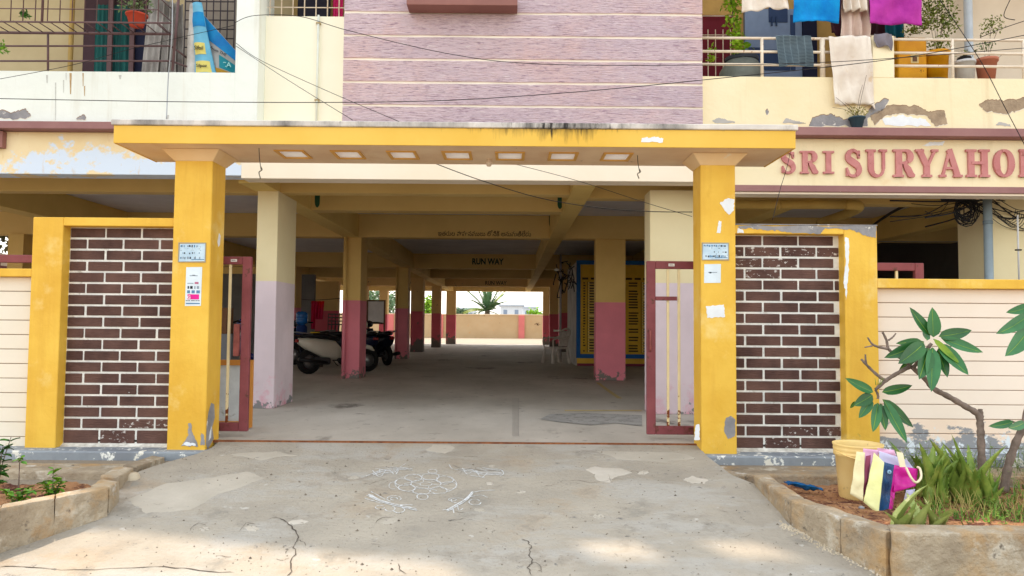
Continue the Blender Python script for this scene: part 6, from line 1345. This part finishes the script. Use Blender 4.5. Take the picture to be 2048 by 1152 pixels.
# table with water bottle, hanging cloth, chair stack
tb = V(at(605, 700, 16.6).x, 16.6, 0); TB = thing('wooden_table', 'dark wooden table holding a blue water bottle', 'table', tb); dw = plain('dark_wood', 60, 46, 40)
box('table_top', dw, TB, tb.x - 0.35, tb.x + 0.4, 16.4, 16.9, 0.70, 0.74)
for sx in (-0.31, 0.36):
    for y in (16.44, 16.86): box('leg', dw, TB, tb.x + sx - 0.03, tb.x + sx + 0.03, y - 0.03, y + 0.03, 0, 0.70)
wbm = mat('blue_bottle_plastic', S(20, 110, 190), S(14, 80, 150), 4, 0.2, 0, spec=0.7, trans=0.3)
wc = V(at(602, 660, 16.5).x, 16.55, 0.74); WBt = thing('water_bottle', 'upturned blue water can on its stand on the table', 'bottle', wc)
MB().lathe(wc, [(0.10, 0), (0.12, 0.02), (0.12, 0.16), (0.1, 0.2), (0.06, 0.22), (0.001, 0.22)], 18).obj('dispenser_base', plain('navy_stand', 20, 50, 110), WBt)
MB().lathe(wc + V(0, 0, 0.2), [(0.05, 0.0), (0.13, 0.06), (0.13, 0.14), (0.12, 0.155), (0.13, 0.17), (0.13, 0.26), (0.09, 0.31), (0.001, 0.32)], 20).obj('bottle', wbm, WBt)
MB().lathe(V(at(630, 662, 16.6).x, 16.6, 0.74), [(0.001, 0), (0.09, 0), (0.11, 0.05), (0.09, 0.055), (0.001, 0.03)], 16).obj('yellow_bowl', plain('yellow_plastic', 226, 190, 30))
bo = bpy.data.objects['yellow_bowl']; tag(bo, 'small yellow bowl on the dark table', 'bowl')
pk = mat('pink_sari', S(226, 50, 100), S(190, 30, 80), 3, 0.8, 0.1, stretch=(8, 1, 0.3), stains=((S(236, 40, 30), 1.5, 0.5, 0.6),))
a = at(623, 602, 22.5); b_ = at(648, 602, 22.5)
tag(MB().grid(lambda u, v: V(a.x + (b_.x - a.x) * u * (0.9 + .1 * v), 22.5 + 0.05 * math.sin(u * 26), (at(630, 655, 22.5).z + (0.25 if u > .35 else -.05)) * (1 - v) + a.z * v), 30, 6).obj('hanging_sari', pk, solid=0.01), 'bright pink and red sari hanging on a line', 'cloth')
wire('clothes line beyond the left columns', [at(560, 590, 22.4), at(620, 600, 22.4), at(690, 596, 22.4)], 0.01, 'lines in the car park')
p = atz(667, 700, 0); CS = thing('chair_stack', 'stack of grey plastic chairs against the pink wall', 'chairs', (at(668, 650, 21.5).x, 21.5, 0)); cs = V(at(668, 650, 21.5).x, 21.5, 0); gp = plain('dark_grey_plastic', 96, 96, 96)
for k in range(4):
    mb = MB()
    for j in range(5): mb.tube([cs + V(-0.2 + j * 0.1, 0.1, 0.5 + k * .1), cs + V(-0.22 + j * 0.11, 0.2, 0.95 + k * .1)], 0.012, 4)
    mb.tube([cs + V(-.23, .2, .95 + k * .1), cs + V(.23, .2, .95 + k * .1)], 0.02, 5); mb.box(cs.x - .22, cs.x + .22, cs.y - .3, cs.y + .1, 0.42 + k * .1, 0.45 + k * .1)
    for sx in (-.2, .2):
        for sy in (-.28, .12): mb.bar(cs + V(sx, sy, .42 + k * .1), cs + V(sx * 1.15, sy * 1.1, k * .1), .035)
    mb.obj('chair', gp, CS)
# framed white board behind left gate
YQ = 7.1; a = at(430, 835, YQ); b_ = at(500, 712, YQ)
FB = thing('framed_panel', 'white panel in an orange wooden frame leaning behind the left gate', 'panel', ((a.x + b_.x) / 2, YQ, 0)); ow = plain('orange_wood', 206, 140, 66)
xq0 = at(380, 800, YQ).x; xq1 = at(499, 800, YQ).x; zq = at(470, 720, YQ).z
box('panel', mat('stained_white_sheet', S(220, 228, 232), S(196, 204, 210), 5, .6, .1, stains=((S(150, 150, 140), 3, .6, .66),)), FB, xq0, xq1, YQ + 0.01, YQ + 0.03, 0.07, zq - 0.05)
for q in ((xq0, xq1, zq - 0.05, zq), (xq0, xq1, 0.01, 0.07)): box('frame', ow, FB, q[0], q[1] + .02, YQ - 0.01, YQ + 0.04, q[2], q[3])
box('frame', ow, FB, at(494, 800, YQ).x, xq1 + 0.02, YQ - 0.012, YQ + 0.04, 0.071, zq - 0.051)
# grey cabinet behind
box('cabinet', plain('grey_steel_cabinet', 120, 122, 126), None, at(430, 700, 9.9).x - .3, at(462, 700, 9.9).x, 9.9, 10.2, 0, 0.85, label='low grey steel cabinet behind the left gate', cat='cabinet')
box('wooden_crate', plain('brown_wood', 110, 76, 50), None, at(436, 660, 9.9).x, at(452, 660, 9.9).x, 9.92, 10.15, 0.852, 1.2, label='brown wooden box standing on the steel cabinet', cat='box')
# right bay pipes
pm_ = mat('ochre_painted_pipe', S(196, 168, 96), S(180, 150, 80), 3, 0.6, 0.05)
q0 = at(1470, 409, 8.75); q1 = at(1690, 409, 8.75); q2 = at(1718, 412, 8.80); q3 = at(1700, 425, 9.3); q4 = at(1640, 445, 10.4)
DPp = thing('drain_pipe', 'thick ochre drain pipe turning under the beam right of the gateway', 'pipe', q0)
MB().tube([q0, q1], 0.055, 16).obj('pipe', pm_, DPp); MB().tube(spline([q1, q2, q3, q4], 6), 0.06, 16).obj('elbow', pm_, DPp); MB().tube([q0 + V(.5, 0, 0), q0 + V(.53, 0, 0)], 0.062, 16).obj('collar', pm_, DPp)
p = at(1977, 500, 8.45); GP = thing('downpipe', 'grey blue downpipe in front of the right bay', 'pipe', (p.x, 8.45, 0)); MB().tube([V(p.x, 8.45, 0), V(p.x, 8.45, 2.5)], 0.047, 16).obj('pipe', plain('grey_blue_pvc', 150, 166, 176, .5), GP)
MB().tube([V(p.x, 8.45, at(1977, 445, 8.45).z - .02), V(p.x, 8.45, at(1977, 445, 8.45).z + .02)], 0.052, 16).obj('collar', plain('grey_blue_pvc2', 120, 136, 146, .5), GP)
CT = thing('cable_coil', 'dark coil and bundle of cables hanging beside the grey downpipe', 'cables', at(1935, 430, 8.6)); r = random.Random(8)
for i in range(16):
    c = at(1932 + r.uniform(-8, 8), 415 + r.uniform(-5, 8), 8.55 + r.uniform(-.08, .08)); rx = r.uniform(.06, .13); rz_ = r.uniform(.07, .16)
    MB().tube([c + V(rx * math.cos(t * .52), r.uniform(-.01, .01), rz_ * math.sin(t * .52) - 0.03) for t in range(13)], 0.006, 4).obj('loop', cable_m, CT)
for i in range(22):
    p0 = at(r.uniform(1900, 2000), r.uniform(392, 404), 8.6); p1 = at(r.choice((1780, 1850, 2100, 2060, 2070)), r.uniform(400, 470) if i % 3 else r.uniform(385, 440), 8.6 + r.uniform(-.3, .6)); MB().tube(spline([p0, p0.lerp(p1, .5) + V(0, 0, r.uniform(-.12, .0)), p1], 6), r.choice((.004, .006, .009)), 4).obj('cable', cable_m, CT)
for i in range(6):
    c = at(2010 + i * 4, 420 + i * 3, 8.3); MB().tube([c + V(.12 * math.cos(t * .4 + 3.14), 0, .12 * math.sin(t * .4 + 3.14)) for t in range(9)], 0.004, 4).obj('loop', cable_m, CT)
wire('thick black cables running under the ceiling of the right bay', [at(1950, 398, 8.7), at(1830, 405, 9.2), at(1760, 440, 10.5), at(1735, 465, 11.5)], 0.02, 'ceiling cables')
wire('grey conduit line along the dark right bay', [at(1755, 483, 12.9), at(1930, 483, 12.9), at(2000, 470, 12.9)], 0.008, 'ceiling cables', plain('grey_line', 140, 140, 140))
MBx = thing('wall_conduit', 'thin conduit with a small box on the column at the right edge', 'conduit', at(2038, 500, 8.2)); MB().tube([at(2035, 430, 8.28), at(2038, 560, 8.28)], 0.01, 6).obj('conduit', plain('white_pvc', 220, 220, 222), MBx); q = at(2036, 500, 8.28); box('clip', black_m, MBx, q.x - .03, q.x + .03, 8.26, 8.29, q.z - .008, q.z + .008)

# ================================================================== BEHIND THE BUILDING
wy = 51.0; wt = at(980, 630, wy).z
BWl = thing('boundary_wall', 'sunlit orange plastered boundary wall behind the car park', 'wall', (0, wy, 0)); a = at(1037, 650, wy); b_ = at(1049, 650, wy)
box('wall', wall_far_p, BWl, -40, 40, wy, wy + 0.25, -0.02, wt); box('coping', mat('pale_coping', S(226, 206, 180)), BWl, -40, 40, wy - .04, wy + .29, wt, wt + .06)
for x in (a.x, a.x - 9.0, a.x - 5.6, a.x + 6): box('pilaster', pink_pil, BWl, x, x + (b_.x - a.x), wy - 0.12, wy - 0.001, 0, wt - .002)
yard = MB().box(-40, 40, 37.01, 50.99, -0.10, -0.004).obj('rear_yard', plain('pale_yard_concrete', 158, 146, 128), origin=(0, 44, -0.1)); yard['kind'] = 'structure'; yard['label'] = 'pale sunlit yard behind the building'
frond_m = mat('palm_frond', S(96, 128, 92), S(70, 104, 66), 1, 0.6, 0); frond_y = mat('palm_frond_yellow', S(176, 182, 100), S(140, 160, 80), 1, 0.6, 0)
PM = thing('palm_tree', 'feathery palm tree standing behind the boundary wall', 'tree', (at(975, 640, 62).x, 62, 0)); pc = V(at(975, 600, 62).x, 62, at(975, 622, 62).z)
MB().tube([V(pc.x, 62, 0), pc + V(0, 0, 0.2)], [0.3, 0.2], 8).obj('trunk', bark, PM); r = random.Random(3)
for i in range(26):
    a = r.uniform(0, 6.28); el = r.uniform(-0.15, 1.3); ln = r.uniform(2.3, 3.3); mb = MB(); d = V(math.cos(a) * math.cos(el), math.sin(a) * math.cos(el), math.sin(el))
    pts = [pc + d * ln * t + V(0, 0, -1.0 * t * t * math.cos(el)) for t in [k / 10 for k in range(11)]]; mb.tube(pts, 0.02, 4); sd_ = d.cross(V(0, 0, 1)).normalized()
    for k in range(2, 11):
        for s in (-1, 1):
            for j in (0, .5):
                p0 = pts[k - 1].lerp(pts[k], j); q = p0 + sd_ * s * 0.5 * (1.1 - k / 12) + d * 0.25 + V(0, 0, -0.18); mb.add([p0 - d * .07, p0 + d * .07, q], [(0, 1, 2)])
    mb.obj('frond', frond_y if i % 7 == 0 else frond_m, PM)
def far_tree(px, py, Y, rx, rz, m, label, n=900, sz=0.35):
    c = at(px, py, Y); T_ = thing('leafy_tree', label, 'tree', (c.x, Y, 0), 'trees beyond the boundary wall'); MB().tube([V(c.x, Y, 0), V(c.x, Y, c.z)], [0.2, 0.1], 7).obj('trunk', bark, T_)
    r = random.Random(px)
    for k in range(4): 
        q = c + V(r.uniform(-.5, .5) * rx, r.uniform(-.4, .4) * rx, r.uniform(-.4, .4) * rz); MB().tube([V(c.x, Y, c.z * .6), q], 0.06, 5).obj('limb', bark, T_); o = fol(T_, q, rx * .65, rz * .65, n // 4, sz, m, px + k); o.name = 'crown'
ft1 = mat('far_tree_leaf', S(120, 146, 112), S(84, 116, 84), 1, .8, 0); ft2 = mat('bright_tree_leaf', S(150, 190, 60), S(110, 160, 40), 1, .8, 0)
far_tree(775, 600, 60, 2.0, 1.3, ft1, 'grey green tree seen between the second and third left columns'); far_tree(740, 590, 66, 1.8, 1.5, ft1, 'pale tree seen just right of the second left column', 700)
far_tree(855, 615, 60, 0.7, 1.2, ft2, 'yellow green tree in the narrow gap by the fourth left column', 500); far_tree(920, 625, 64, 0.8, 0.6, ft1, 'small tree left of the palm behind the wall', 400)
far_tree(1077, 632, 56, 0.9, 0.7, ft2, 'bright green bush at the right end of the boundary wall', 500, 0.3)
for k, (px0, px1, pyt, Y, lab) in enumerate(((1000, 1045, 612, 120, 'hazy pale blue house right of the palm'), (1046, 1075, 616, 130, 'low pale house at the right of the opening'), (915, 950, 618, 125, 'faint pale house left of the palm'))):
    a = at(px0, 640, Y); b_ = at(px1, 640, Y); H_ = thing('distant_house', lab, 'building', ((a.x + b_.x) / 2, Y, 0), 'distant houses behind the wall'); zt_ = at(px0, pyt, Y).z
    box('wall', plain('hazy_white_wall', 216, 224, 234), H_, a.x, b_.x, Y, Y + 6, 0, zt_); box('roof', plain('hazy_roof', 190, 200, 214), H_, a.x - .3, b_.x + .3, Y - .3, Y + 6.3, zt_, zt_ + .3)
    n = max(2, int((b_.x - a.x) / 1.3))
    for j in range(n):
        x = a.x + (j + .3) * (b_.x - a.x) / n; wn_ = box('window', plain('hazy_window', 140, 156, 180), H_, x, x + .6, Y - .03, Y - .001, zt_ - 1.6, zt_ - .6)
# left: neighbour wall + tree in the slot above the coping
NB = thing('neighbour_house', 'pale neighbour house wall with brown sunshade seen over the left coping', 'building', (-14.5, 16, 0))
box('wall', plain('neighbour_white', 232, 230, 226), NB, -15.5, -14.5, 9, 27, 0, 2.9); box('sunshade', plain('neighbour_maroon', 130, 80, 90), NB, -14.499, -14.0, 9, 27, 2.15, 2.5)
box('window', plain('neighbour_pane', 90, 100, 110), NB, -14.49, -14.45, 15, 17, 1.0, 1.8)
T_ = thing('mango_tree', 'dark brown green tree overhanging the neighbour house at left', 'tree', (-14.2, 18, 0)); MB().tube([V(-14.2, 18, 0), V(-14.2, 18, 3)], [.25, .15], 8).obj('trunk', bark, T_); o = fol(T_, V(-14.3, 19.5, 3.7), 2.6, 0.9, 3200, 0.22, mat('olive_brown_leaf', S(110, 106, 70), S(70, 70, 44), 2, .8, 0), 7); o.name = 'crown'
